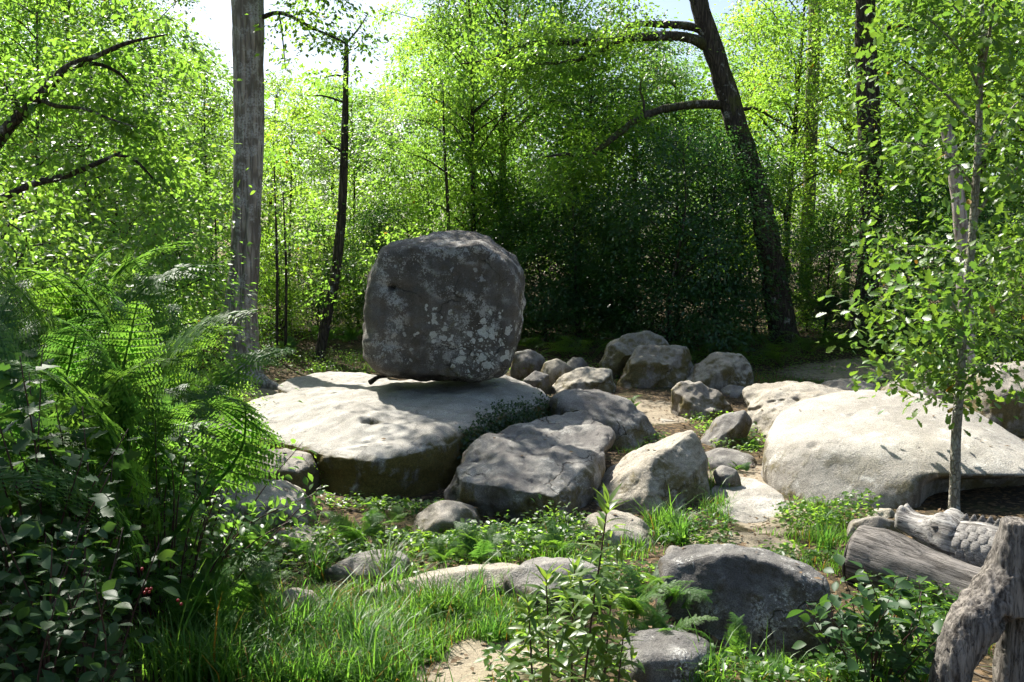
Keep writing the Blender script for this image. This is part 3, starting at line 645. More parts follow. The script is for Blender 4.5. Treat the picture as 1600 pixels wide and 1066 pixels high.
# ------------------------------------------------------------------ forest trees (prototypes shared by copies)
def proto(kind, seed, H, zb, R, k, per, leaf, lmat, tr, bmat, shape=0, flat=.3, rc=(.55, 1.15), lean=.3):
    r = np.random.default_rng(seed)
    top = np.array([r.normal() * lean, r.normal() * lean, H * .93])
    path = crom([(0, 0, -.3), (0, 0, .05), (top[0] * .2 + r.normal() * .06, top[1] * .2, H * .3), (top[0] * .6 + r.normal() * .08, top[1] * .6 + r.normal() * .08, H * .62), top], 18)
    rad = tr * (1 - np.linspace(0, 1, 18) ** 1.1 * .88); rad[0] *= 1.6; rad[1] *= 1.35
    V, T = tube(path, rad, 9, .08, seed)
    root = bpy.data.objects.new(kind, None); COL.objects.link(root)
    tk = obj('trunk', mesh_np('trunk', V, T, True), bmat, root)
    C = []; tw = []
    while len(C) < k:
        t = r.random(); ang = r.random() * 2 * np.pi
        if shape == 0: prof = np.sin(np.pi * (.12 + .80 * t)) ** .6
        elif shape == 1: prof = 1 - .55 * t
        else: prof = (1 - t) ** .55 * .9 + .1
        rr = R * prof * (r.random() ** .45) * (.75 + .5 * vnoise(np.array([[ang * 1.1, t * 4, seed]]), seed)[0] + .15)
        z = zb + (H - zb) * t
        ax = np.array([np.interp(z, path[:, 2], path[:, 0]), np.interp(z, path[:, 2], path[:, 1])])
        c = np.array([ax[0] + np.cos(ang) * rr, ax[1] + np.sin(ang) * rr, z]); C.append(c)
        if len(tw) < 46 and rr > .35:
            z0 = max(.3, z - rr * r.uniform(.3, .7)); z0 = min(z0, H * .9)
            st = np.array([np.interp(z0, path[:, 2], path[:, 0]), np.interp(z0, path[:, 2], path[:, 1]), z0])
            md = (st + c) / 2 + np.array([r.normal() * .12, r.normal() * .12, .12 * rr])
            pp = crom([st, md, c], 6); r0 = max(.012, tr * .30 * (1 - z0 / H * .7))
            tw.append(tube(pp, np.linspace(r0, .007, 6), 5, 0))
    C = np.array(C)
    twm = obj('twigs', mesh_np('twigs', *join(tw), True), bmat, root); twm['kind'] = 'stuff'
    pos, d, n, s = clump_leaves(C, r.uniform(rc[0], rc[1], k), per, r, leaf, flat, 1.0, top[:2] * .5)
    cr = obj('crown', mesh_np('crown', *leaf_cloud(pos, d, n, s, KITE)), lmat, root)
    return root, [tk, twm, cr]
PR = {
    'wood1': proto('broadleaf_tree', 101, 12, 2.0, 2.9, 110, 300, .105, M['leaf'], .17, M['bark'], 0),
    'wood2': proto('broadleaf_tree', 102, 12, 2.4, 2.7, 100, 300, .105, M['leaf_yellow'], .15, M['bark_thin'], 0),
    'wood3': proto('broadleaf_tree', 103, 12, 1.5, 3.1, 115, 300, .10, M['leaf'], .2, M['bark'], 1),
    'slim1': proto('young_tree', 104, 8, .9, 1.7, 58, 230, .09, M['leaf_yellow'], .06, M['bark_thin'], 1),
    'slim2': proto('young_tree', 105, 8, 1.2, 1.5, 52, 230, .092, M['leaf'], .07, M['bark_thin'], 0),
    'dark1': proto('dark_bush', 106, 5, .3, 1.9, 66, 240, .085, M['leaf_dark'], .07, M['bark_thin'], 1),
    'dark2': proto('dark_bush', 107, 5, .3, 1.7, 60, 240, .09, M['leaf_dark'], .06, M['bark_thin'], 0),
    'bush1': proto('undergrowth_bush', 108, 3, .1, 1.5, 60, 150, .075, M['leaf'], .04, M['bark_thin'], 1, .3, (.4, .8)),
    'bush2': proto('undergrowth_bush', 109, 3, .1, 1.4, 55, 150, .072, M['leaf_yellow'], .04, M['bark_thin'], 0, .3, (.4, .8)),
}
USED = set()
def plant(kind, u, Y, H, label, group, wide=1.0, rz=None):
    root, ch = PR[kind]
    x = (u - 800) / F * Y; base = G(x, Y)
    h0 = {'w': 12, 's': 8, 'd': 5, 'b': 3}[kind[0]]
    sc = H / h0; sx = sc ** .75 * wide
    rz = rng.random() * 6.28 if rz is None else rz
    if kind not in USED:
        USED.add(kind); root.location = base; root.rotation_euler = (0, 0, rz); root.scale = (sx, sx, sc); tag(root, label, {'w': 'tree', 's': 'tree', 'd': 'bush', 'b': 'bush'}[kind[0]], group); return root
    return copy_tree(root, ch, base, rz, (sx, sx, sc), label, group)
GT, GB, GU = 'trees of the wood round the clearing', 'dark bushes behind the boulders', 'undergrowth bushes at the wood edge'
for kind, u, Y, H, wide, label in [
    # left
    ('wood2', -110, 17, 11, 1, 'sunlit tree at the left edge behind the arching branches'),
    ('slim1', 60, 16.5, 8.5, 1.1, 'young yellow-green tree behind the lower arching branch'),
    ('wood1', 150, 22, 11, 1, 'leafy tree behind the tip of the upper arching branch'),
    ('slim1', 240, 21, 8, 1.1, 'bright young tree just left of the bare grey trunk'),
    ('wood2', 40, 27, 14, 1, 'tall leafy tree far back in the upper left corner'),
    ('wood2', 200, 33, 14, 1, 'tall pale green tree far back left of the sky gap'),
    ('slim2', 325, 27, 7.9, 1.2, 'small tree with thin double stem left of the bare grey trunk'),
    # between bare trunk and boulder
    ('slim1', 452, 24, 6.2, 1.2, 'young bright tree just right of the bare grey trunk'),
    ('wood2', 590, 30, 7.4, .95, 'yellow-green tree below the large sky gap'),
    ('slim2', 560, 26, 6.8, 1.1, 'young tree behind the slender dark-stemmed tree'),
    ('wood1', 420, 37, 8.8, 1, 'distant tree below the sky right of the bare grey trunk'),
    ('wood2', 330, 40, 10.5, 1, 'distant tree below the sky left of the bare grey trunk'),
    ('wood3', 520, 42, 9.6, 1, 'distant tree below the middle of the large sky gap'),
    # centre
    ('wood2', 745, 23.5, 11.5, .72, 'full leafy tree rising above the balanced boulder'),
    ('wood1', 785, 25, 13, 1, 'tall tree with dark straight trunk right above the balanced boulder'),
    ('slim1', 672, 27, 8.6, 1.0, 'slim sunlit tree at the right side of the large sky gap'),
    ('wood3', 735, 33, 15, 1, 'tall tree far back in the middle of the wood'),
    ('wood1', 900, 30, 13, 1, 'tree behind the long arching limbs of the leaning oak'),
    ('slim2', 905, 24, 8.3, 1.2, 'young dark tree under the lower limb of the leaning oak'),
    # right
    ('wood3', 985, 27, 8.5, 1.1, 'tree below the sky gap left of the leaning oak'),
    ('slim1', 1060, 25, 7.5, 1.2, 'young bright tree just left of the leaning oak trunk'),
    ('wood1', 1150, 31, 10, 1, 'leafy tree behind the leaning oak trunk'),
    ('wood2', 1225, 26, 12.0, .9, 'yellow-green tree between the leaning oak and the straight oak'),
    ('wood2', 1320, 31, 15, 1, 'tall bright tree behind the straight oak'),
    ('wood3', 1425, 25, 12, 1, 'full tree just right of the straight oak'),
    ('wood1', 1530, 22, 11.5, 1, 'leafy tree behind the broken dead trunk'),
    ('wood2', 1640, 20, 11, 1, 'sunlit tree at the right edge behind the young oak'),
    ('wood2', 1480, 34, 16, 1, 'tall tree far back in the upper right'),
    ('wood3', 1070, 42, 10.3, 1, 'distant tree below the sky gap beside the leaning oak'),
]: plant(kind, u, Y, H, label, GT, wide)
for kind, u, Y, H, wide, label in [
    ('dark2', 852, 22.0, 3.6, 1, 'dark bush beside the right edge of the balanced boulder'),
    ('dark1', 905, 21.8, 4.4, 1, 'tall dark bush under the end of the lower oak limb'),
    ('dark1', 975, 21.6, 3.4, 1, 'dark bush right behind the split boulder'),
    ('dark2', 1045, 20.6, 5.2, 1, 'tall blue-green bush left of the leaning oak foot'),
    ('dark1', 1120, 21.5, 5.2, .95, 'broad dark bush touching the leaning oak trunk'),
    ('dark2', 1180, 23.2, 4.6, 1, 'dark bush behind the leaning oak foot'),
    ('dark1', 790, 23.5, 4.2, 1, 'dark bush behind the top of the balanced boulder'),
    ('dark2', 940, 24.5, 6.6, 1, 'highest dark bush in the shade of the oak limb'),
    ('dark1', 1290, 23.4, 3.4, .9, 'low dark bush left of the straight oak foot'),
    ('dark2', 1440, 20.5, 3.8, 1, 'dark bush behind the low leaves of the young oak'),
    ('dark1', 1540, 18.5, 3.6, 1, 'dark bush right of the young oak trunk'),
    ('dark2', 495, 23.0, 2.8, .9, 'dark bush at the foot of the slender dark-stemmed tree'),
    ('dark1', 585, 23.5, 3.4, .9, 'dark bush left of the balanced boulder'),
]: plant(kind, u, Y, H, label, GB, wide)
for kind, u, Y, H, wide, label in [
    ('bush2', 1262, 25.5, 3.2, 1, 'yellow-green bush lit between the two oak trunks'),
    ('bush2', 1400, 24.0, 2.8, 1, 'small sunlit bush right of the straight oak foot'),
    ('bush1', 1620, 16.5, 3.2, 1, 'green bush behind the mossy boulder at the right edge'),
    ('bush1', 440, 21.5, 2.6, .8, 'green bush beside the foot of the bare grey trunk'),
    ('bush2', 545, 25.5, 3.0, 1, 'bright bush behind the slender dark-stemmed tree'),
    ('bush1', 300, 19.0, 3.6, 1, 'green bush left of the bare grey trunk foot'),
    ('bush2', 215, 16.5, 3.8, 1, 'sunlit bush behind the bracken on the left'),
    ('bush1', 110, 14.0, 3.6, 1, 'leafy bush under the lower arching branch'),
    ('bush2', 10, 12.0, 3.6, 1, 'leafy bush at the left edge under the arching branches'),
    ('bush2', 40, 8.2, 2.9, .9, 'leafy bush rising over the bracken at the left edge'),
    ('bush1', 170, 9.0, 2.7, .9, 'leafy bush over the middle of the bracken bank'),
    ('bush2', 285, 11.5, 2.2, .8, 'small sunlit bush left of the bare grey trunk foot'),
    ('bush1', 655, 24.5, 3.6, 1, 'green bush showing over the left top of the balanced boulder'),
    ('bush1', 370, 24.0, 3.2, 1, 'green bush hidden behind the bare grey trunk'),
]: plant(kind, u, Y, H, label, GU, wide)
# the far wood reads as one mass
r = np.random.default_rng(55); n = 24000
Yf = r.uniform(46, 62, n); uf = r.uniform(-250, 1850, n); xf = (uf - 800) / F * Yf
topz = 13 - 2.8 * np.exp(-((uf - 470) / 170) ** 2) - 1.2 * np.exp(-((uf - 1050) / 50) ** 2) + 1.6 * fbm(np.stack([xf * .25, Yf * .1, xf * 0], 1), 3, 77)
zf = gz(xf, Yf) + topz * r.random(n) ** .8
n3_ = r.normal(size=(n, 3)) * .6; n3_[:, 2] += .8
o = obj('far_wood', mesh_np('far_wood', *leaf_cloud(np.stack([xf, Yf, zf], 1), r.normal(size=(n, 3)), n3_, r.uniform(.3, .55, n), KITE)), M['leaf'])
tag(o, 'far leafy wood closing the view behind all the trees', 'wood', None, 'stuff')

# ------------------------------------------------------------------ individual trees
def px(path): return [P(*p) for p in path]
def rel(V, base): return V - np.asarray(base)
def tree_root(name, label, base): return thing(name, label, 'tree', base, 'trees of the wood round the clearing')
def add_tube(root, base, name, path, radii, mat, n=24, seg=10, amp=.06, seed=0, **kw):
    pa = crom(path, n); ra = np.interp(np.linspace(0, 1, n), np.linspace(0, 1, len(radii)), radii)
    V, T = tube(pa, ra, seg, amp, seed, **kw)
    return obj(name, mesh_np(name, rel(V, base), T, True), mat, root), pa
def add_crown(root, base, C, rc, per, leaf, mat, seed, name='crown', flat=.3, tpl=KITE):
    r = np.random.default_rng(seed)
    pos, d, n, s = clump_leaves(np.asarray(C), rc, per, r, leaf, flat)
    return obj(name, mesh_np(name, rel(leaf_cloud(pos, d, n, s, tpl)[0], base), leaf_cloud(pos, d, n, s, tpl)[1]), mat, root)
def along(paths, n, r, spread, t0=.3):
    out = []
    for p in paths:
        for _ in range(n):
            t = t0 + (1 - t0) * r.random(); q = p[min(len(p) - 1, int(t * len(p)))]
            out.append(q + r.normal(size=3) * spread)
    return np.array(out)

# big bare grey trunk
TY = 16.9
tp = [P(384, 612, TY), P(382, 590, TY), P(379, 550, TY), P(377, 480, TY), P(383, 400, TY), P(387, 300, TY), P(389, 200, TY), P(388, 100, TY), P(387, 0, TY)]
tp[0][2] = -.25
tp += [np.array([-5.0, 17.0, 9.5]), np.array([-4.6, 17.2, 12.0])]
base = G(tp[1][0], TY)
bt = tree_root('bare_tree', 'thick bare grey trunk with a long scar, standing beside the slab', base)
rp = .5 * np.array([76, 62, 52, 49, 43, 43, 44, 46, 47]) * TY / F; rp = np.r_[rp, .26, .16]
pa = crom(tp, 90); ra = np.interp(np.linspace(0, 1, 90), np.linspace(0, 1, len(rp)), rp)
V, T = tube(pa, ra, 40, .05, 31, 2.0, ridges=9, ramp=.05)
# long scar where the bark has come away
zz = V[:, 2]; cx = np.interp(zz, pa[:, 2], pa[:, 0]); ang = (V[:, 0] - cx)
scx = .10 + .05 * np.sin(zz * .8); scw = .045 * sstep(1.0, 2.4, zz) * sstep(7.6, 5.8, zz)
dd = np.abs(ang - scx + .12 * sstep(4.8, 3.0, zz)); m_ = (V[:, 1] < TY) * sstep(scw + .02, scw * .5, dd) * (scw > .003)
V[:, 1] += m_ * .05
obj('trunk', mesh_np('trunk', rel(V, base), T, True), M['bark_grey'], bt)
for k, (pp, rr) in enumerate([([P(388, 590, TY - .05), P(405, 596, TY - .2), P(425, 604, TY - .35), P(446, 614, TY - .5)], [.2, .15, .1, .03]),
                              ([P(378, 590, TY - .1), P(365, 600, TY - .3), P(350, 612, TY - .5)], [.18, .12, .03]), ([P(384, 592, TY - .2), P(388, 606, TY - .6), P(396, 620, TY - 1.0)], [.16, .1, .03])]):
    for q in pp[-2:]: q[2] = float(gz(q[0], q[1])) + .03
    add_tube(bt, base, 'root', pp, rr, M['bark_grey'], 12, 10, .15, 40 + k)
_, b1 = add_tube(bt, base, 'branch', [P(408, 28, TY), P(432, 20, TY - .2), P(455, 26, TY - .4), P(490, 45, TY - .6), P(530, 62, TY - .8), P(545, 72, TY - 1)], [.045, .04, .035, .028, .02, .01], M['bark_thin'], 20, 7)
_, b2 = add_tube(bt, base, 'branch', [P(436, 22, TY - .2), P(440, 45, TY - .25), P(444, 85, TY - .3), P(446, 110, TY - .3)], [.02, .016, .012, .006], M['bark_thin'], 14, 6)
_, b3 = add_tube(bt, base, 'branch', [np.array([-5.0, 17, 8.2]), np.array([-4.2, 17.1, 9.2]), np.array([-3.0, 17.3, 10]), np.array([-2.0, 17.5, 10.4])], [.12, .09, .06, .02], M['bark_grey'], 16, 8)
_, b4 = add_tube(bt, base, 'branch', [np.array([-4.9, 17, 9.2]), np.array([-4.5, 16.2, 10]), np.array([-3.7, 15.4, 10.6])], [.11, .07, .02], M['bark_grey'], 16, 8)
r = np.random.default_rng(5)
C = np.vstack([np.stack([r.uniform(-5.0, -3.3, 38), r.uniform(15.4, 19.6, 38), r.uniform(8.8, 12.4, 38)], 1), np.stack([r.uniform(-4.6, -2.5, 16), r.uniform(15.6, 17.2, 16), r.uniform(7.1, 8.4, 16)], 1), np.stack([r.uniform(-5.7, -4.3, 20), r.uniform(14.8, 17.2, 20), r.uniform(9.3, 11, 20)], 1), along([b1], 5, r, .12, .5)])  # most clumps sit above the view, placed to shade boulder and slab
gnd = C[:, :2] - np.array([SUN.x, SUN.y]) / SUN.z * (C[:, 2:] - .5)       # clumps in the sun's way dropped, so light reaches the wedge-shaped boulder
C = C[np.hypot((gnd[:, 0] - 1.25) / .75, (gnd[:, 1] - 9.1) / .8) > 1]
add_crown(bt, base, C, .62, 130, .105, M['leaf'], 6)

# leaning oak with long limbs
LY = 22.0
tp = [P(1228, 545, LY), P(1222, 510, LY), P(1208, 430, LY), P(1188, 320, LY), P(1152, 200, LY), P(1122, 100, LY), P(1098, 25, LY), P(1080, -40, LY), P(1060, -130, LY)]
base = G(tp[0][0], LY); tp[0][2] = base[2] - .2
lo = tree_root('leaning_oak', 'leaning dark oak trunk with two long limbs reaching left', base)
add_tube(lo, base, 'trunk', tp, np.array([.42, .34, .30, .28, .27, .24, .22, .18, .08]), M['bark'], 60, 22, .07, 51, ridges=11, ramp=.07)
LB = []
for pth, rr in [
    ([P(1106, 72, LY), P(1080, 60, LY - .2), P(1040, 56, LY - .5), P(985, 60, LY - .8), P(925, 66, LY - 1), P(870, 66, LY - 1.2), P(815, 72, LY - 1.4), P(770, 92, LY - 1.5), P(720, 100, LY - 1.6)], [.15, .125, .11, .10, .09, .08, .06, .04, .015]),
    ([P(1100, 48, LY), P(1070, 40, LY - .1), P(1030, 38, LY - .2), P(990, 38, LY - .4), P(976, 50, LY - .5), P(952, 72, LY - .8), P(920, 88, LY - 1.1), P(880, 98, LY - 1.3), P(840, 100, LY - 1.5), P(805, 112, LY - 1.6)], [.10, .09, .08, .07, .06, .055, .05, .045, .03, .012]),
    ([P(1130, 164, LY), P(1085, 163, LY - .2), P(1040, 170, LY - .5), P(1000, 184, LY - .8), P(965, 210, LY - 1.1), P(938, 232, LY - 1.3), P(918, 246, LY - 1.4), P(885, 241, LY - 1.6), P(850, 246, LY - 1.8)], [.12, .10, .095, .09, .08, .07, .06, .04, .012]),
    ([P(1005, 180, LY - .8), P(1006, 160, LY - .8), P(1000, 140, LY - .7), P(1004, 120, LY - .6)], [.035, .03, .022, .01]),
    ([P(1140, 175, LY), P(1180, 170, LY + .3), P(1215, 190, LY + .5)], [.06, .04, .015]),
    ([P(1096, 10, LY), P(1075, -15, LY), P(1050, -50, LY)], [.14, .10, .06]),
]:
    LB.append(add_tube(lo, base, 'branch', pth, rr, M['limb'], 36, 9, .14, 52)[1])
r = np.random.default_rng(8)
C = np.vstack([along([LB[0], LB[1]], 24, r, np.array([.40, .5, .42]), .40), along([LB[2]], 20, r, np.array([.30, .4, .40]), .45),
               np.stack([r.uniform(4.2, 8.5, 30), r.uniform(20.5, 24, 30), r.uniform(9.8, 12, 30)], 1), np.stack([r.uniform(5.4, 7.2, 12), r.uniform(21, 23, 12), r.uniform(4.4, 8.3, 12)], 1)])
add_crown(lo, base, C, .62, 150, .105, M['leaf'], 9)

def simple_tree(name, label, pth, rr, mat, C=None, leaf=.11, per=80, rc=.55, lm='leaf', seed=0, side=(), zfix=True):
    tp = px(pth); base = G(tp[0][0], tp[0][1])
    if zfix: tp[0][2] = base[2] - .15
    t = tree_root(name, label, base)
    add_tube(t, base, 'trunk', tp, rr, mat, 36, 12, .08, seed, ridges=7, ramp=.05)
    for sp_, sr in side: add_tube(t, base, 'branch', px(sp_), sr, mat, 14, 6, .1, seed)
    if C is not None: add_crown(t, base, px(C), rc, per, leaf, M[lm], seed + 1)
    return t
def uvC(n, u0, u1, v0, v1, Y0, Y1, seed):
    r = np.random.default_rng(seed); return list(zip(r.uniform(u0, u1, n), r.uniform(v0, v1, n), r.uniform(Y0, Y1, n)))
simple_tree('straight_oak', 'straight thick dark oak trunk right of the leaning oak', [(1344, 545, 22), (1346, 510, 22), (1358, 420, 22), (1361, 300, 22), (1358, 200, 22), (1353, 80, 22), (1352, -40, 22), (1350, -140, 22)], [.40, .33, .27, .27, .26, .25, .22, .1], M['bark'],
            uvC(26, 1230, 1480, -170, 60, 20.5, 24, 3) + uvC(12, 1290, 1430, 150, 330, 20.6, 21.6, 4), .11, 90, .6, 'leaf_yellow', 71,
            [([(1360, 60, 22), (1400, 40, 21.7), (1440, 50, 21.4)], [.07, .05, .02]), ([(1358, 230, 22), (1320, 240, 21.8), (1290, 225, 21.5)], [.06, .04, .015])])
simple_tree('pale_tree', 'pale straight trunk showing high between the two oaks', [(1258, 520, 27), (1260, 400, 27), (1266, 250, 27), (1270, 120, 27), (1274, 0, 27), (1276, -110, 27)], [.22, .2, .19, .19, .18, .1], M['bark_pale'], uvC(18, 1190, 1350, -150, 20, 26, 28, 5), .12, 90, .7, 'leaf_yellow', 73)
simple_tree('slender_tree', 'slender dark-stemmed tree with thin side branches in front of the sky gap', [(496, 560, 20), (508, 510, 20), (524, 430, 20), (534, 330, 20), (538, 230, 20), (540, 150, 20), (541, 80, 20), (541, 60, 20)], [.13, .115, .11, .10, .085, .07, .05, .03], M['bark_thin'],
            uvC(11, 420, 650, 15, 140, 19.3, 20.8, 6) + uvC(9, 450, 620, 170, 300, 19.2, 20.8, 7) + uvC(14, 440, 610, 300, 480, 19.3, 21, 8), .105, 70, .5, 'leaf_yellow', 75,
            [([(538, 240, 20), (520, 228, 19.9), (503, 212, 19.8)], [.04, .03, .012]), ([(541, 68, 20), (560, 45, 20), (575, 22, 20)], [.03, .022, .01]), ([(541, 68, 20), (525, 62, 20), (508, 52, 20)], [.03, .02, .01]), ([(540, 120, 20), (522, 118, 19.9), (506, 122, 19.8)], [.03, .02, .01]), ([(537, 160, 20), (505, 150, 19.8), (480, 150, 19.6)], [.03, .02, .01])])
simple_tree('thin_tree', 'thin straight stem between the slender tree and the balanced boulder', [(702, 430, 23), (700, 330, 23), (694, 220, 23), (692, 130, 23)], [.05, .045, .035, .015], M['bark_thin'], uvC(12, 650, 740, 170, 360, 22, 24, 9), .10, 80, .5, 'leaf', 77, (), False)
for k, (u0, u1, v1, lb) in enumerate([(432, 428, 250, 'thin pale stem just right of the bare grey trunk'), (446, 442, 300, 'second thin stem right of the bare grey trunk'), (312, 310, 300, 'thin dark stem left of the bare grey trunk'), (334, 336, 320, 'thin dark stem nearest the left side of the bare grey trunk')]):
    simple_tree('thin_tree', lb, [(u0, 570, 19.5 + k * .4), ((u0 + u1) / 2 + 3, 420, 19.5 + k * .4), (u1, v1, 19.5 + k * .4)], [.035, .03, .012], M['bark_thin'], uvC(5, u0 - 50, u0 + 50, v1 - 20, v1 + 120, 19, 20.5, 20 + k), .10, 60, .45, 'leaf', 80 + k)
simple_tree('dead_tree', 'broken dead trunk with pale patches behind the young oak leaves', [(1512, 600, 14), (1510, 520, 14), (1506, 420, 14), (1497, 310, 14), (1487, 240, 14), (1477, 196, 14)], [.14, .12, .11, .10, .10, .085], M['bark_grey'], None, seed=90)

# arching tree at the left edge
base = G(-7.4, 11.0)
at_ = tree_root('arching_tree', 'tree at the left edge with two dark branches arching into the picture', base)
_, tk = add_tube(at_, base, 'trunk', [base + [0, 0, -.2], base + [.05, 0, 1.5], base + [.1, .1, 3.5], base + [-.1, .2, 6], base + [0, .2, 9]], [.26, .2, .17, .12, .04], M['bark'], 40, 14, .08, 95, ridges=8, ramp=.06)
AB = []
for pth, rr in [([tk[12], P(-40, 275, 10.8), P(0, 215, 10.6), P(30, 182, 10.5), P(62, 150, 10.4), P(106, 106, 10.3), P(150, 88, 10.2), P(200, 67, 10.1), P(262, 54, 10.0)], [.11, .09, .075, .065, .06, .05, .035, .022, .008]),
                ([P(110, 104, 10.3), P(150, 100, 10.4), P(190, 118, 10.5), P(220, 160, 10.6)], [.03, .025, .018, .008]),
                ([tk[10], P(-50, 335, 10.6), P(0, 312, 10.4), P(50, 288, 10.2), P(100, 276, 10.1), P(150, 256, 10), P(188, 238, 9.9)], [.08, .06, .045, .04, .035, .028, .012]),
                ([P(180, 242, 9.9), P(210, 250, 9.9), P(245, 285, 9.9), P(275, 312, 9.9)], [.02, .016, .012, .006]),
                ([P(30, 182, 10.5), P(20, 150, 10.7), P(-10, 110, 10.9)], [.05, .035, .015]),
                ([P(60, 152, 10.4), P(85, 165, 10.2), P(130, 170, 10.0), P(170, 185, 9.9), P(215, 200, 9.8)], [.03, .024, .018, .012, .006])]:
    AB.append(add_tube(at_, base, 'branch', pth, rr, M['bark_thin'], 30, 8, .12, 96)[1])
r = np.random.default_rng(12)
C = np.vstack([along(AB, 9, r, np.array([.24, .4, .20]), .3) + np.array([0, .4, .05]), np.stack([r.uniform(-9, -5.6, 30), r.uniform(9.2, 13, 30), r.uniform(4.6, 8.5, 30)], 1), np.stack([r.uniform(-6.4, -4.4, 12), r.uniform(9.2, 11.8, 12), r.uniform(5.2, 7.6, 12)], 1), np.stack([r.uniform(-6.6, -3.5, 85), r.uniform(5.6, 8.8, 85), r.uniform(6.3, 8.8, 85)], 1)])  # last group is out of view, added to shade the left foreground shrubs
add_crown(at_, base, C, .42, 110, .085, M['leaf'], 13, flat=.3, tpl=OVAL_LO)

# young oak on the right with big lobed leaves
YY0 = 8.5
tp = [P(1489, 806, YY0), P(1491, 780, YY0), P(1494, 680, YY0), P(1500, 600, YY0), P(1504, 520, YY0), P(1512, 440, YY0), P(1519, 370, YY0), P(1524, 300, YY0), P(1529, 220, YY0), P(1531, 130, YY0), P(1534, 40, YY0), P(1536, -40, YY0), P(1538, -120, YY0)]
base = G(tp[0][0], YY0); tp[0][2] = base[2] - .1
yo = tree_root('young_oak', 'young oak with slim pale stem in front of the pale dome boulder', base)
_, yt = add_tube(yo, base, 'trunk', tp, np.array([.075, .050, .046, .044, .042, .040, .040, .036, .033, .028, .022, .016, .008]), M['bark_sapling'], 50, 12, .05, 97)
r = np.random.default_rng(21); YB = []
for pth, rr in [([(1496, 640), (1480, 600), (1468, 570), (1455, 545)], .014), ([(1497, 615), (1515, 592), (1540, 570), (1575, 550)], .016), ([(1503, 530), (1540, 500), (1570, 470), (1610, 455)], .02), ([(1505, 505), (1480, 465), (1440, 450), (1390, 440)], .016),
                ([(1512, 440), (1545, 400), (1580, 385), (1625, 360)], .018), ([(1516, 405), (1470, 390), (1420, 385), (1370, 400)], .014), ([(1521, 345), (1550, 300), (1580, 270), (1620, 240)], .02), ([(1524, 300), (1490, 250), (1450, 230), (1400, 220)], .014),
                ([(1527, 250), (1560, 200), (1590, 160), (1630, 140)], .016), ([(1529, 200), (1480, 150), (1430, 110), (1380, 90)], .016), ([(1531, 130), (1545, 60), (1550, 20), (1560, -30)], .02), ([(1531, 140), (1500, 80), (1450, 30), (1400, 10)], .014), ([(1533, 60), (1580, 20), (1620, 0), (1650, -20)], .012), ([(1504, 520), (1470, 510), (1420, 500), (1370, 480)], .012), ([(1533, 70), (1490, 10), (1440, -20), (1390, -40)], .012), ([(1500, 590), (1450, 575), (1420, 560), (1400, 565)], .01)]:
    dy = r.uniform(-.9, .7)
    pp = [P(u, v, YY0 + dy * k / 3) for k, (u, v) in enumerate(pth)]
    YB.append(add_tube(yo, base, 'branch', pp, [rr, rr * .75, rr * .5, .004], M['bark_sapling'], 14, 6, .1, 98)[1])
C = along(YB, 30, r, np.array([.14, .30, .14]), .2)
pos, d, n, s = clump_leaves(C, .32, 10, r, .095, .5, 1.1)
ordr = np.argsort(pos[:, 1]); vis = (pos[:, 2] < 2.5 + .29 * pos[:, 1]) & (pos[:, 0] < .58 * pos[:, 1])
near_i = [i for i in ordr if vis[i]][:280]; ni = np.zeros(len(pos), bool); ni[near_i] = True
leaf_parts(yo, pos[ni] - base, d[ni], n[ni], s[ni], leaf_meshes('oak', OAK, M['leaf_oak']))
o = obj('crown', mesh_np('crown', rel(leaf_cloud(pos[~ni], d[~ni], n[~ni], s[~ni], OAK)[0], base), leaf_cloud(pos[~ni], d[~ni], n[~ni], s[~ni], OAK)[1], True), M['leaf_oak'], yo); o['kind'] = 'stuff'

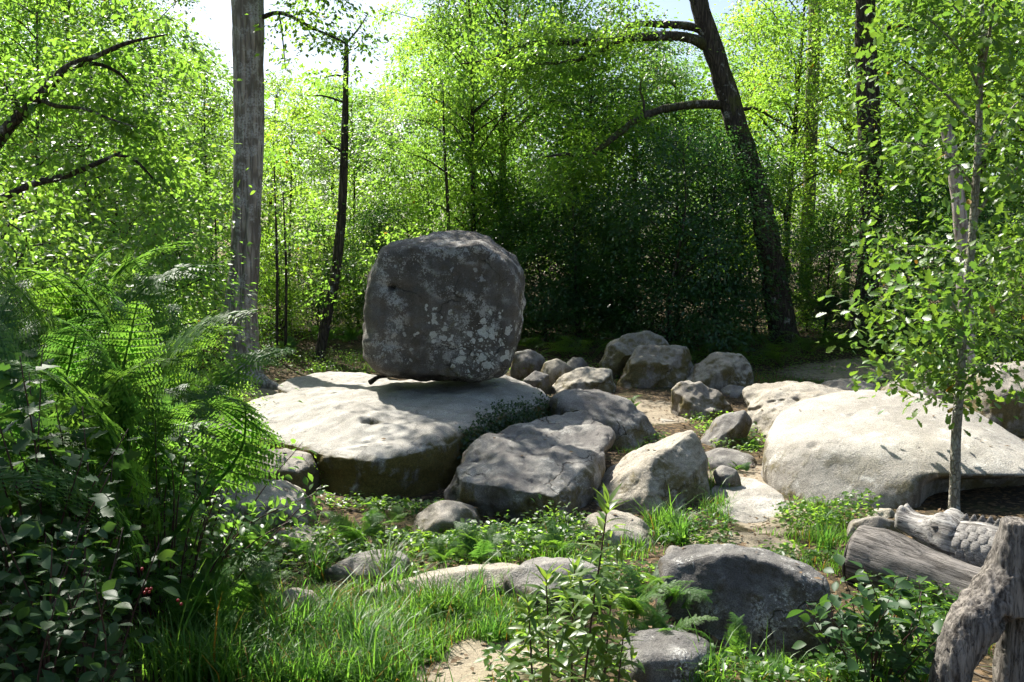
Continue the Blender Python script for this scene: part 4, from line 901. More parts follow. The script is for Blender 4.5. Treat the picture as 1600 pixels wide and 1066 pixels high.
# ------------------------------------------------------------------ ferns
def frond_mesh(seed, npin=16, npl=10, e0=65, e1=-20, mat=None, t0=.24, wid=.27):
    r = np.random.default_rng(seed); K = 30
    el = np.radians(np.interp(np.linspace(0, 1, K), [0, t0, t0 + .28, 1], [e0, e0 - 5, e0 * .55 + e1 * .3, e1])); st = 1.0 / K
    path = np.cumsum(np.stack([np.cumsum(r.normal(size=K) * .0025), np.cos(el) * st, np.sin(el) * st], 1), 0)
    parts = [tube(path, np.linspace(.008, .0015, K), 4, 0)]
    pos, d, n, s = [], [], [], []
    for i in range(npin):
        t = t0 + (.99 - t0) * (i / npin) ** .92; q = t * (K - 1); a = int(q); p0 = path[a] + (path[min(K - 1, a + 1)] - path[a]) * (q - a)
        tg = unit(path[min(K - 1, a + 1)] - path[max(0, a - 1)]); nrm = unit(np.cross(np.array([1, 0, 0]), tg))
        f = (t - t0) / (1 - t0); L = wid * (1 - f) ** .9 * min(1, .72 + f * 2.2) * r.uniform(.82, 1.1) + .012
        for sd in (-1, 1):
            dr = unit(sd * np.array([1, 0, 0]) * .92 + tg * .34 + nrm * (.12 - .3 * r.random()) + r.normal(size=3) * .11)
            side = unit(np.cross(nrm, dr)); bow = r.random()
            m = max(3, int(npl * (L / wid) ** .7))
            tip = p0 + dr * L; parts.append(tube(np.array([p0, tip - nrm * L * (.10 + .2 * bow)]), np.array([.002, .0008]), 3, 0, cap=False))
            for j in range(m):
                u_ = (j + .6) / m; pp = p0 + dr * L * u_ - nrm * L * (.10 + .2 * bow) * u_ ** 2
                l_ = (.062 * (1 - u_) ** .7 + .012) * (.40 + .60 * L / wid) * (wid / .27)
                for s2 in (-1, 1):
                    pos.append(pp); d.append(side * s2 + dr * .35 + r.normal(size=3) * .06); n.append(nrm + r.normal(size=3) * .12); s.append(l_ * r.uniform(.85, 1.1))
    PIN = (np.array([(0, 0, 0), (.21, .3, .05), (0, 1, -.08), (-.21, .3, .05)], float), KITE[1])
    parts.append(leaf_cloud(np.array(pos), np.array(d), np.array(n), np.array(s), PIN))
    me = mesh_np('frond', *join(parts)); me.materials.append(mat); return me
FR = [frond_mesh(201, 18, 15, 80, 0, M['fern']), frond_mesh(202, 17, 14, 68, 5, M['fern']), frond_mesh(203, 17, 15, 84, -35, M['fern'])]
FRT = [frond_mesh(211, 17, 14, 86, 5, M['fern'], .52, .17), frond_mesh(212, 16, 13, 82, -10, M['fern'], .48, .18), frond_mesh(213, 17, 14, 88, 20, M['fern'], .55, .16)]
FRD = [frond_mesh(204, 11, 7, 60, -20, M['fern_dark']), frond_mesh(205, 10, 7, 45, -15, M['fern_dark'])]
def fern(label, loc, size, nf, group, fr=FR, az=None, tilt=0.0, seed=0):
    r = np.random.default_rng(seed + 300); t = thing('fern', label, 'fern', loc, group)
    for k in range(nf):
        a = (k / nf * 2 * math.pi + r.normal() * .35) if az is None else math.radians(r.uniform(*az))
        s = size * r.uniform(.75, 1.15)
        m = Matrix.Rotation(a, 4, 'Z') @ Matrix.Rotation(r.normal() * .14 + tilt, 4, 'X') @ Matrix.Rotation(r.normal() * .28, 4, 'Y') @ Matrix.Diagonal((s, s, s, 1))
        m.translation = Vector((r.normal() * .04, r.normal() * .04, -.02))
        obj('frond', fr[r.integers(len(fr))], None, t, None, m)
    return t
def onground(u, v): # ground point under a pixel
    p = PG(u, v)
    for _ in range(6): p = PG(u, v, float(gz(p[0], p[1])))
    return np.array([p[0], p[1], float(gz(p[0], p[1]))])
def atY(u, Y): return G((u - 800) / F * Y, Y)
GF = 'bracken ferns'
k = 0
for u, Y, s, nf, az, label in [
    (15, 5.4, 2.2, 10, None, 'tall bracken at the left edge above the dark shrub'),
    (95, 5.0, 2.0, 10, None, 'tall bracken rising over the left part of the dark shrub'),
    (165, 5.3, 2.1, 11, (-60, 220), 'tall bracken rising over the middle of the dark shrub'),
    (222, 5.8, 2.05, 12, (-30, 205), 'sunlit bracken with fronds reaching before the bare grey trunk'),
    (70, 6.6, 2.5, 10, None, 'bracken farthest left at the back of the left bank'),
    (150, 6.8, 2.5, 10, None, 'bracken farther back in the middle of the left bank'),
    (185, 7.2, 2.3, 10, (-40, 210), 'bracken behind the sunlit one on the left bank'),
    (255, 8.0, .9, 9, (-40, 200), 'bracken left of the foot of the bare grey trunk'),
    (265, 6.4, .95, 9, None, 'low bracken spreading before the pale flat-topped boulder'),
    (315, 8.8, .8, 7, None, 'low bracken beside the rounded mossy-edged boulder'),
    (305, 5.2, .75, 8, None, 'low shaded bracken at the right side of the dark shrub'),
    (375, 5.9, .6, 7, None, 'low bracken over the grass beside the dark shrub'),
    (395, 7.0, .55, 7, None, 'small bracken before the brown shaded rock'),
    (5, 4.5, 1.8, 8, None, 'bracken leaning in at the far left edge'),
]:
    fern(label, atY(u, Y), s, nf, GF, FRT if s > 1.2 else FR, az, 0, k); k += 1
for u, v, s, nf, label in [
    (565, 852, 0.46, 6, 'fern between the slab and the low dark ledge'),
    (600, 830, 0.37, 5, 'fern in the dark gap under the slab nose'),
    (480, 870, 0.34, 5, 'small fern beside the brown shaded rock'),
    (745, 882, 0.46, 7, 'bright fern right of the small peaked rock'),
    (690, 890, 0.37, 6, 'small fern before the small peaked rock'),
    (880, 875, 0.37, 6, 'fern under the nose of the cracked boulder'),
    (985, 985, 0.53, 7, 'fern spreading before the large dark boulder'),
    (1055, 960, 0.50, 6, 'fern lying over the left end of the large dark boulder'),
    (1030, 1015, 0.43, 6, 'fern just above the low front rock'),
    (1130, 1030, 0.37, 5, 'small fern at the foot of the large dark boulder'),
    (905, 960, 0.43, 6, 'fern behind the tall dark-stemmed plants'),
    (1160, 738, 0.22, 5, 'little fern beside the low flat grey rock'),
    (985, 640, 0.37, 6, 'pale sunlit fern beside the path behind the cracked boulder'),
    (1175, 700, 0.28, 5, 'little fern between the leaning rock and the pale dome'),
    (510, 560, 0.81, 6, 'fern at the foot of the slender dark-stemmed tree'),
    (550, 556, 0.81, 6, 'bright fern left of the balanced boulder base'),
    (450, 568, 0.72, 6, 'fern behind the low sunlit slab'),
]:
    fern(label, onground(u, v), s, nf, GF, FR, None, 0, k); k += 1
ORD = 'leftmost second third fourth fifth sixth seventh eighth ninth tenth eleventh twelfth thirteenth fourteenth fifteenth sixteenth seventeenth eighteenth rightmost'.split()
FI = [(1010, 19.6), (1055, 19.2), (1100, 19.8), (1140, 19.0), (1185, 19.6), (1225, 19.1), (1262, 20.2), (1300, 20.6), (1340, 20.4), (880, 20.2), (925, 20.0), (840, 20.6), (1380, 20.8), (1420, 19.8), (1460, 18.8), (1205, 20.5), (1120, 20.6), (1500, 18.2), (1560, 16.5)]
for (u, Y), od in zip(sorted(FI), ORD):
    fern('%s dark fern%s in the shaded row under the trees behind the boulders' % (od, '' if od.endswith('most') else ' from the left'), atY(u, Y), 1.15, 6, 'shaded ferns under the trees', FRD, None, 0, k); k += 1

# ------------------------------------------------------------------ shrubs and tall plants
def shrub(name, label, cen, rad, H, nst, nleaf, nobj, tpl, key, mat, leaf, seed, stem_r=.009, lowz=.15, group='shrubs in the foreground', up=.75, pair=False):
    r = np.random.default_rng(seed); base = G(*cen); t = thing(name, label, 'shrub', base, group)
    S_ = []
    for k in range(nst):
        a = r.random() * 2 * np.pi; q = r.random() ** .6
        tip = np.array([np.cos(a) * rad[0] * q, np.sin(a) * rad[1] * q, H * r.uniform(.6, 1.0) * (1 - .25 * q * q)])
        b0 = np.array([np.cos(a) * rad[0] * .25 * q, np.sin(a) * rad[1] * .25 * q, -.05])
        md = b0 * .5 + tip * .5 + np.array([r.normal() * .06, r.normal() * .06, H * .10])
        p = crom([b0, md, tip], 14); S_.append(p)
        V, T = tube(p, np.linspace(stem_r, stem_r * .3, 14), 5, 0)
        obj('stem', mesh_np('stem', V, T, True), M['stem'], t)
    pos, d = [], []
    per = nleaf // nst
    for p in S_:
        for j in range(per):
            f = lowz + (1 - lowz) * (j + r.random() * .5) / per; q = f * 13; i = min(12, int(q)); pt = p[i] + (p[i + 1] - p[i]) * (q - i)
            ang = (j // 2) * 1.57 + (j % 2) * math.pi + r.normal() * .4 if pair else j * 2.4 + r.normal() * .4
            tg = unit(p[i + 1] - p[i]); ax = unit(np.cross(tg, [0.3, .9, .1])); bx = np.cross(tg, ax)
            dr = ax * math.cos(ang) + bx * math.sin(ang)
            out = dr + tg * .35
            pet = r.uniform(.01, .16) * (1 - f * .6)
            pos.append(pt + dr * pet); d.append(out + r.normal(size=3) * .15)
    pos = np.array(pos); d = np.array(d); n = r.normal(size=pos.shape) * .35; n[:, 2] += up; s = leaf * r.uniform(.55, 1.2, len(pos))
    w_ = pos + base; score = np.linalg.norm(w_ - CAM, axis=1) - .25 * w_[:, 2]
    inview = (np.abs(w_[:, 0] / w_[:, 1]) < .57) & (w_[:, 2] > 2.5 - .47 * w_[:, 1]); score = score + (~inview) * 100
    sel = np.zeros(len(pos), bool); sel[np.argsort(score)[:nobj]] = True
    leaf_parts(t, pos[sel], d[sel], n[sel], s[sel], leaf_meshes(key, tpl, mat))
    if (~sel).any():
        o = obj('foliage', mesh_np('foliage', *leaf_cloud(pos[~sel], d[~sel], n[~sel], s[~sel], tpl), True), mat, t); o['kind'] = 'stuff'
    return t
shrub('leafy_shrub', 'broad-leaved green shrub between the large dark boulder and the stump', (2.12, 5.0), (.45, .38), .72, 22, 340, 230, OVAL, 'blue', M['leaf_blue'], .105, 401, .006, .15, pair=True)
ls = shrub('dark_shrub', 'dense dark shrub with red berries filling the lower left corner', (-2.0, 3.55), (.66, .55), 1.45, 48, 2200, 290, OVAL, 'dk', M['leaf_blue'], .075, 402, .007, .05)
shrub('dark_shrub', 'dark lobed-leaf shrub at the lower left edge', (-2.35, 4.2), (.72, .6), 1.95, 36, 1100, 240, MAPLE, 'maple', M['leaf_blue'], .10, 403, .008, .05)
shrub('bramble', 'tangled bramble under the bracken on the left bank', (-2.3, 5.6), (1.3, .9), 1.45, 46, 2400, 0, OVAL_LO, 'br', M['leaf'], .065, 404, .007, .05)
shrub('bramble', 'bramble spilling over the pale flat-topped boulder', (-3.95, 8.7), (.7, .7), .8, 30, 1500, 0, OVAL_LO, 'br', M['leaf'], .055, 405, .005, .05)
shrub('bramble', 'sunlit bramble along the left end of the slab', (-3.6, 10.0), (.6, .5), .5, 26, 1400, 0, OVAL_LO, 'br', M['leaf'], .045, 406, .005, .05)
shrub('bramble', 'dark bramble along the left edge behind the bracken', (-4.6, 7.6), (1.4, 1.1), 1.9, 40, 2600, 0, OVAL_LO, 'br2', M['leaf_dark'], .07, 407, .008, .03)
r = np.random.default_rng(31)
bme = None
V_, T_, _, _ = ico(2)
for (u, v) in [(229, 921), (233, 925), (226, 926), (278, 938), (222, 889), (236, 920), (283, 944)]:
    p = P(u, v, 3.35)
    if bme is None: bme = mesh_np('berry', V_ * .0065, T_, True)
    obj('berry', bme, M['berry'], ls, Vector(p) - ls.location)

def herb(label, path, nn, leaf, seed, rr=.006, side=True):
    pts = px(path); base = G(pts[0][0], pts[0][1]); pts[0][2] = base[2] - .03
    t = thing('tall_plant', label, 'plant', base, 'tall dark-stemmed plants in the foreground')
    _, pa = add_tube(t, base, 'stem', pts, [rr, rr * .8, rr * .5], M['stem'], 30, 6, 0)
    r = np.random.default_rng(seed); pos, d, s = [], [], []
    for j in range(nn):
        f = .14 + .84 * (j / (nn - 1)) ** .9; q = f * 29; i = min(28, int(q)); pt = pa[i] + (pa[i + 1] - pa[i]) * (q - i)
        m = 3 if j < nn - 2 else 5; a0 = j * 1.1 + r.random()
        for k2 in range(m):
            a = a0 + k2 * 2 * math.pi / m + r.normal() * .2
            el = .15 + 1.0 * max(0, f - .7) / .3 + r.normal() * .15
            pos.append(pt); d.append((math.cos(a) * math.cos(el), math.sin(a) * math.cos(el), math.sin(el))); s.append(leaf * (.55 + .6 * math.sin(math.pi * min(.92, f + .12))) * r.uniform(.75, 1.15))
            if side and .25 < f < .8 and r.random() < .35:       # leaves of a short side shoot
                dv = np.array(d[-1]) * .09
                for q2 in range(3): pos.append(pt + dv * (1 + .2 * q2)); d.append(unit(np.array(d[-1]) + r.normal(size=3) * .7)); s.append(leaf * .6)
    pos = np.array(pos) - base; d = np.array(d); n = r.normal(size=d.shape) * .25; n[:, 2] += .8
    leaf_parts(t, pos, d, n, np.array(s), leaf_meshes('herb', LANCE, M['herb']))
    return t
herb('tallest dark-stemmed plant leaning right in front of the rocks', [(905, 1090, 4.3), (925, 960, 4.3), (937, 880, 4.3), (950, 785, 4.3)], 17, 0.176, 501, .0065)
herb('second dark-stemmed plant left of the tallest one', [(858, 1095, 4.25), (856, 980, 4.25), (853, 905, 4.25)], 13, 0.156, 502)
herb('short dark-stemmed plant at the left of its group', [(838, 1095, 4.2), (829, 1010, 4.2), (826, 945, 4.2)], 11, 0.150, 503)
herb('dark-stemmed plant close behind the tallest one', [(893, 1060, 4.6), (895, 960, 4.6), (898, 890, 4.6)], 13, 0.163, 504)
herb('leafy dark-stemmed plant right of the tallest one', [(940, 1090, 4.4), (948, 1010, 4.4), (956, 930, 4.4)], 13, 0.163, 505)
herb('low leafy plant right of the tall dark-stemmed plants', [(962, 1095, 4.3), (968, 1050, 4.3), (975, 985, 4.3)], 10, 0.150, 506)
shrub('leafy_shrub', 'yellow-green seedling bush at the nose of the cracked boulder', (.42, 7.95), (.10, .10), .42, 6, 90, 90, OVAL_LO, 'yel', M['leaf_yellow'], .045, 410, .004, .35)

# ------------------------------------------------------------------ grass and low green
def blades(pos, h, r, wid=.006, bend=.85):
    n = len(pos); az = r.random(n) * 2 * np.pi; dr = np.stack([np.cos(az), np.sin(az), 0 * az], 1); sd = np.stack([-np.sin(az), np.cos(az), 0 * az], 1)
    bd = bend * r.uniform(.2, 1.3, n); W = []
    for k, t in enumerate((0, .35, .7, 1.0)):
        off = dr * (bd * t ** 2)[:, None] * h[:, None] + np.array([0, 0, 1.0]) * ((t - .33 * bd * t ** 3) * h)[:, None]
        wd = (wid * (1 - t * .75) * (.6 + h))[:, None]
        c = pos + off
        W += [c - sd * wd, c + sd * wd] if k < 3 else [c]
    W = np.stack(W, 1); T = np.array([(0, 1, 3), (0, 3, 2), (2, 3, 5), (2, 5, 4), (4, 5, 6)])
    return W.reshape(-1, 3), (T[None] + (np.arange(n) * 7)[:, None, None]).reshape(-1, 3)
r = np.random.default_rng(61); gp, gh = [], []
def patch(cx, cy, rx, ry, n, h, clump=.05):
    k = max(3, n // 14); a = r.random(k) * 6.283; q = np.sqrt(r.random(k)); C = np.stack([cx + np.cos(a) * q * rx, cy + np.sin(a) * q * ry], 1)
    p = C[r.integers(k, size=n)] + r.normal(size=(n, 2)) * clump
    z = gz(p[:, 0], p[:, 1]); keep = bare_mask(p[:, 0], p[:, 1]) < .35 + .25 * r.random(n)
    gp.append(np.column_stack([p, z - .01])[keep]); gh.append((h * r.uniform(.3, 1.15, n) * (1 + .8 * (r.random(n) < .06)) * (.55 + .75 * np.clip(fbm(np.column_stack([p * 2.2, p[:, :1] * 0]), 2, 9) + .5, 0, 1)))[keep])
def patch_uv(u, v, rx, ry, n, h, clump=.05):
    p = onground(u, v); patch(p[0], p[1], rx, ry, n, h, clump)
patch_uv(560, 1010, 1.1, .65, 7500, .30); patch_uv(730, 920, .5, .3, 900, .2); patch_uv(950, 860, .4, .25, 500, .16); patch_uv(1100, 760, .4, .4, 400, .14); patch_uv(430, 1020, .8, .6, 3500, .36); patch_uv(700, 985, .6, .5, 2200, .18); patch_uv(540, 945, .6, .3, 1300, .22)
patch_uv(640, 1060, .6, .3, 1500, .22); patch_uv(590, 850, .7, .3, 500, .14); patch_uv(770, 960, .5, .3, 1200, .17); patch_uv(450, 950, .4, .3, 700, .22)
patch_uv(830, 870, .6, .35, 1200, .16); patch_uv(1060, 835, .35, .3, 900, .24); patch_uv(1140, 800, .3, .3, 600, .13); patch_uv(1280, 835, .5, .35, 1600, .20); patch_uv(1250, 800, .3, .3, 700, .15)
patch_uv(1310, 880, .35, .25, 700, .18); patch_uv(1180, 1062, .5, .2, 700, .15); patch_uv(1500, 990, .5, .5, 900, .2); patch_uv(1560, 930, .6, .6, 700, .18); patch_uv(1330, 1050, .5, .3, 900, .22); patch_uv(1010, 700, .6, .5, 700, .12); patch_uv(930, 650, .5, .6, 500, .12)
patch_uv(400, 622, .8, .5, 700, .10); patch_uv(560, 572, 1.5, 1.0, 1500, .16); patch_uv(1350, 590, 3.2, 1.2, 2200, .10, .12); patch_uv(1150, 600, 2.5, 1.0, 1200, .12, .12); patch_uv(480, 835, .5, .4, 600, .16)
patch_uv(680, 870, .5, .2, 350, .14); patch_uv(1450, 640, .8, .6, 500, .12); patch_uv(880, 600, 1.0, 1.0, 600, .12)
o = obj('grass', mesh_np('grass', *blades(np.vstack(gp), np.concatenate(gh), r)), M['grass']); tag(o, 'long green grass growing between the rocks and in the foreground', 'grass', None, 'stuff')
for k, (u, v, h, n, lb, mt) in enumerate([(600, 905, .34, 130, 'dark grass tuft in front of the long pale rock rib', 'fern_dark'), (705, 965, .26, 90, 'pale silvery grass tuft at the edge of the bare path', 'grass'), (740, 940, .26, 90, 'dark grass tuft against the long pale rock rib', 'grass'),
                                      (1062, 848, .42, 45, 'thin tall grass tuft before the wedge-shaped boulder', 'grass'), (500, 905, .34, 80, 'yellow-green grass tuft left of the low dark ledge', 'grass'), (1290, 858, .26, 90, 'dry yellow grass tuft left of the cut log', 'grass'), (770, 1000, .22, 90, 'bright grass tuft nearest the bare path', 'grass')]):
    b0 = onground(u, v); rr = np.random.default_rng(700 + k); p = np.column_stack([rr.normal(size=(n, 2)) * .035, np.zeros(n)])
    tag(obj('grass_tuft', mesh_np('grass_tuft', *blades(p, h * rr.uniform(.6, 1.15, n), rr, .006, .75)), M[mt], None, b0), lb, 'grass', 'grass tufts')
# low leafy cover on the ground
cp = []
def cover(u, v, rx, ry, n, h):
    p = onground(u, v); a = r.random(n) * 6.283; q = np.sqrt(r.random(n)); x = p[0] + np.cos(a) * q * rx; y = p[1] + np.sin(a) * q * ry
    hh = h * (.4 + .6 * np.clip(fbm(np.stack([x * 3, y * 3, x * 0], 1), 2, 5) + .5, 0, 1))
    cp.append(np.stack([x, y, gz(x, y) + hh * r.random(n) ** .7], 1))
cover(1290, 815, .5, .35, 900, .26); cover(640, 800, .5, .25, 500, .2); cover(900, 840, .4, .25, 500, .2); cover(760, 860, .6, .3, 700, .2); cover(480, 880, .6, .4, 700, .22); cover(1140, 680, .5, .6, 400, .14); cover(1060, 720, .4, .5, 300, .14); cover(1400, 640, 1.2, .8, 600, .2); cover(1450, 960, .5, .5, 600, .2); cover(950, 900, .5, .3, 500, .2); cover(1250, 960, .25, .3, 250, .15); cover(450, 690, .7, .7, 900, .3); cover(600, 850, .6, .3, 600, .2); cover(820, 850, .7, .35, 900, .25); cover(1170, 700, .5, .5, 300, .15); cover(1000, 690, .4, .4, 250, .15)
cover(500, 575, 2.0, 1.2, 1500, .35); cover(1250, 575, 3.0, 1.2, 1500, .3); cover(960, 585, 2.5, 1.2, 1200, .3); cover(1080, 840, .4, .3, 500, .2); cover(1190, 1062, .6, .2, 400, .14); cover(1540, 960, .7, .6, 900, .22); cover(860, 1050, .4, .3, 350, .2); cover(1350, 1040, .5, .35, 500, .2); cover(700, 880, .7, .35, 500, .15); cover(560, 790, .5, .2, 300, .2); cover(300, 900, .6, .6, 900, .4); cover(1110, 660, .4, .4, 200, .12); cover(660, 560, 1.5, 1.0, 500, .3); cover(1460, 600, 1.5, 1, 500, .3); cover(1240, 870, .4, .2, 250, .12)
pos = np.vstack(cp); n_ = r.normal(size=pos.shape) * .4; n_[:, 2] += 1; d_ = r.normal(size=pos.shape); d_[:, 2] *= .3
o = obj('ground_cover', mesh_np('ground_cover', *leaf_cloud(pos, d_, n_, r.uniform(.03, .075, len(pos)), KITE)), M['leaf']); tag(o, 'low leafy plants covering the soil between the rocks', 'ground cover', None, 'stuff')
# fallen leaves and needles on the bare ground
n = 11000; x = r.uniform(-4, 6, n); y = r.uniform(4.6, 18, n); pos = np.stack([x, y, gz(x, y) + .012], 1)
for o_ in ROCKS.values():
    if o_.name.split('.')[0] in ('granite_slab', 'pale_boulder', 'boulder', 'low_slab'):
        vs = np.array([v.co for v in o_.data.vertices]); vn = np.array([v.normal for v in o_.data.vertices]); up_ = np.where(vn[:, 2] > .88)[0]
        if len(up_): pos = np.vstack([pos, vs[up_[r.integers(len(up_), size=min(22, len(up_) // 700 + 2))]] + np.array(o_.location) + [0, 0, .008]])
n = len(pos)
n_ = r.normal(size=pos.shape) * .25; n_[:, 2] += 1; d_ = r.normal(size=pos.shape); d_[:, 2] *= .1
o = obj('leaf_litter', mesh_np('leaf_litter', *leaf_cloud(pos, d_, n_, r.uniform(.03, .07, n), KITE)), flat_mat('dry_leaf', (.13, .085, .045), .85, .5, 3)); tag(o, 'dry fallen leaves scattered over the ground', 'leaf litter', None, 'stuff')
tw = []
for k in range(420):
    x0, y0 = r.uniform(-3.5, 5.5), r.uniform(4.7, 15); a0 = r.random() * 6.283; l0 = r.uniform(.06, .32)
    p = np.array([[x0, y0, 0], [x0 + math.cos(a0) * l0 * .5, y0 + math.sin(a0) * l0 * .5, 0], [x0 + math.cos(a0 + .3) * l0, y0 + math.sin(a0 + .3) * l0, 0]]); p[:, 2] = gz(p[:, 0], p[:, 1]) + .012
    tw.append(tube(p, np.array([.005, .004, .002]) * r.uniform(.6, 1.6), 4, 0))
o = obj('twig_litter', mesh_np('twig_litter', *join(tw), True), M['twig']); tag(o, 'thin dead twigs strewn over the soil between the rocks', 'twigs', None, 'stuff')
# ivy hanging over the right side of the slab
slab = [o for o in ROCKS.values() if o.name.startswith('granite_slab')][0]
sv = np.array([v.co for v in slab.data.vertices]) + np.array(slab.location); sn = np.array([v.normal for v in slab.data.vertices])
def proj(W):
    q = W - CAM; zc = q @ _F; return 800 + F * q[:, 0] / zc, 533 - F * (q @ _U) / zc
uu, vv = proj(sv); nfc = ((sn * (CAM - sv)).sum(1) > 0)
def slabivy(name, label, msk, n, size, mat, seed):
    r = np.random.default_rng(seed); c = np.where(msk)[0]; i = c[r.integers(len(c), size=n)]
    pos = sv[i] + sn[i] * r.uniform(.005, .07, n)[:, None] + r.normal(size=(n, 3)) * .03; d = r.normal(size=(n, 3)) * .7; d[:, 2] -= .5
    nn = sn[i] + r.normal(size=(n, 3)) * .45; nn[:, 2] += .3
    b0 = pos.mean(0); b0[2] = pos[:, 2].min()
    return tag(obj(name, mesh_np(name, *leaf_cloud(pos - b0, d, nn, size * r.uniform(.6, 1.2, n), KITE)), mat, None, b0), label, 'ivy', None)
line = np.interp(uu, [715, 760, 800, 862], [680, 642, 632, 616])
slabivy('ivy', 'dark ivy hanging down the right side of the wide slab', nfc & (uu > 718) & (uu < 868) & (vv > line + 6 * np.sin(uu * .2)) & (sv[:, 2] > .02), 5200, .055, M['ivy'], 71)
slabivy('ivy', 'small-leaved creeper along the left front edge of the wide slab', nfc & (uu > 385) & (uu < 505) & (vv > np.interp(uu, [385, 505], [668, 705])) & (sn[:, 2] < .7), 700, .035, M['leaf'], 72)
# a broken stick lying on the slab beside the boulder
p0, p1 = P(578, 600, 12.5), P(604, 592, 12.7)
V, T = tube(crom([p0 + [0, 0, .02], (p0 + p1) / 2 + [0, 0, .06], p1 + [0, 0, .03]], 10), np.linspace(.035, .02, 10), 8, .2, 5)
tag(obj('stick', mesh_np('stick', V - p0, T, True), M['bark_thin'], None, p0), 'short broken stick lying on the slab at the boulder foot', 'stick')

# ------------------------------------------------------------------ log, carved crocodile, stump
def loft(sections):
    """list of (centre, list of ring points): closed rings of equal length"""
    n = len(sections[0]); V = np.vstack(sections); k = len(sections); T = []
    for i in range(k - 1):
        for j in range(n):
            a, b_, c, d = i * n + j, i * n + (j + 1) % n, (i + 1) * n + (j + 1) % n, (i + 1) * n + j
            T += [(a, b_, c), (a, c, d)]
    V = np.vstack([V, sections[0].mean(0), sections[-1].mean(0)]); m = len(V) - 2
    for j in range(n):
        T += [(m, (j + 1) % n, j), (m + 1, (k - 1) * n + j, (k - 1) * n + (j + 1) % n)]
    return V, np.array(T)
def axis_frame(a, b_):
    x = unit(np.asarray(b_) - np.asarray(a)); y = unit(np.cross([0, 0, 1], x)); z = np.cross(x, y)
    m = Matrix.Identity(4)
    for r_ in range(3): m[r_][0], m[r_][1], m[r_][2], m[r_][3] = x[r_], y[r_], z[r_], a[r_]
    return m
# the cut log
A, B = P(1338, 868, 6.95), P(1600, 956, 6.05)
L = float(np.linalg.norm(B - A)); mt = axis_frame(A, B)
lg = thing('cut_log', 'dark weathered log with a sawn end lying before the carved log', 'log', (0, 0, 0)); lg.matrix_world = mt
xs_ = np.linspace(.01, L, 40); pth = np.stack([xs_, .02 * np.sin(xs_ * 3), .015 * np.sin(xs_ * 4 + 1)], 1)
V, T = tube(pth, .235 - .02 * xs_ / L + .012 * np.sin(xs_ * 6), 44, .05, 33, 4.0, ridges=15, ramp=.05)
obj('log_body', mesh_np('log_body', V, T, True), M['wood_dark'], lg)
e = [(0, 0, 0)] ; V, T = tube(np.array([(-.006, 0, 0), (.012, 0, 0)]), np.array([.222, .228]), 44, .02, 34)
obj('sawn_end', mesh_np('sawn_end', V, T), M['log_end'], lg)
# carved crocodile: upper head, lower jaw, neck with scales and a toothed crest
A, B = P(1402, 815, 7.2), P(1592, 866, 6.5)
L = float(np.linalg.norm(B - A)); mt = axis_frame(A, B)
cr = thing('carved_crocodile', 'grey wooden crocodile carved from a log, mouth slightly open', 'sculpture', (0, 0, 0)); cr.matrix_world = mt @ Matrix.Diagonal((1, 1.15, 1.2, 1))
def ring(x, hw, zt, zb, p=2.6, n=36, side=0.0):
    th = np.linspace(0, 2 * np.pi, n, endpoint=False); c, s = np.cos(th), np.sin(th)
    y = hw * np.sign(c) * np.abs(c) ** (2 / p); z = (zt + zb) / 2 + (zt - zb) / 2 * np.sign(s) * np.abs(s) ** (2 / p)
    return np.stack([np.full(n, x), y, z], 1)
f = L / 1.0
hx = [0, .015, .05, .10, .16, .24, .32, .40, .47, .53, .57]
top_ = [.06, .085, .105, .098, .085, .085, .105, .145, .150, .135, .12]
bot_ = [-.03, -.045, -.05, -.055, -.065, -.085, -.105, -.125, -.14, -.15, -.15]
hw_ = [.05, .075, .095, .10, .105, .12, .14, .165, .18, .185, .17]
xx = np.linspace(0, .57, 34)
V, T = loft([ring(x * f, np.interp(x, hx, hw_), np.interp(x, hx, top_), np.interp(x, hx, bot_), 2.8) for x in xx])
V = V + unit(V - np.array([.3 * f, 0, 0])) * (fbm(V * np.array([5, 16, 16]), 3, 41) * .008)[:, None]
# nostrils and brow ridges
for sy in (-1, 1):
    for (x0, y0, z0, sx, sy_, h) in ((.045, .045, .10, .035, .03, .035), (.40, .10, .14, .09, .04, .03)):
        dd = ((V[:, 0] - x0 * f) / (sx * f)) ** 2 + ((V[:, 1] - sy * y0) / sy_) ** 2; V[:, 2] += (V[:, 2] > 0) * h * np.exp(-dd)
    dd = ((V[:, 0] - .40 * f) / (.05 * f)) ** 2 + ((V[:, 2] - .075) / .022) ** 2; V[:, 1] -= (np.sign(V[:, 1]) == sy) * sy * .022 * np.exp(-dd)
# cheek line carved back from the mouth
dd = np.abs(V[:, 2] - np.interp(V[:, 0] / f, [.05, .2, .35, .5], [0.0, -.02, .02, -.02])); V[:, 1] *= 1 - .05 * sstep(.012, .0, dd)
obj('upper_head', mesh_np('upper_head', V, T, True), M['wood'], cr)
lx = [.11, .14, .2, .35, .6, .85, 1.05]; lt = [-.10, -.095, -.105, -.135, -.165, -.17, -.17]; lb_ = [-.15, -.19, -.22, -.25, -.27, -.28, -.28]; lw = [.06, .085, .10, .15, .18, .19, .18]
V, T = loft([ring(x * f, np.interp(x, lx, lw), np.interp(x, lx, lt), np.interp(x, lx, lb_), 2.8) for x in np.linspace(.11, 1.05, 30)])
V = V + unit(V - np.array([.5 * f, 0, -.2])) * (fbm(V * np.array([4, 16, 16]), 3, 42) * .010)[:, None]
obj('lower_jaw', mesh_np('lower_jaw', V, T, True), M['wood'], cr)
nxs = [.48, .56, .75, 1.0, 1.12]; nw = [.16, .185, .20, .20, .18]; ntp = [.09, .125, .15, .15, .14]
NT = lambda x: np.interp(x, nxs, ntp); NW = lambda x: np.interp(x, nxs, nw)
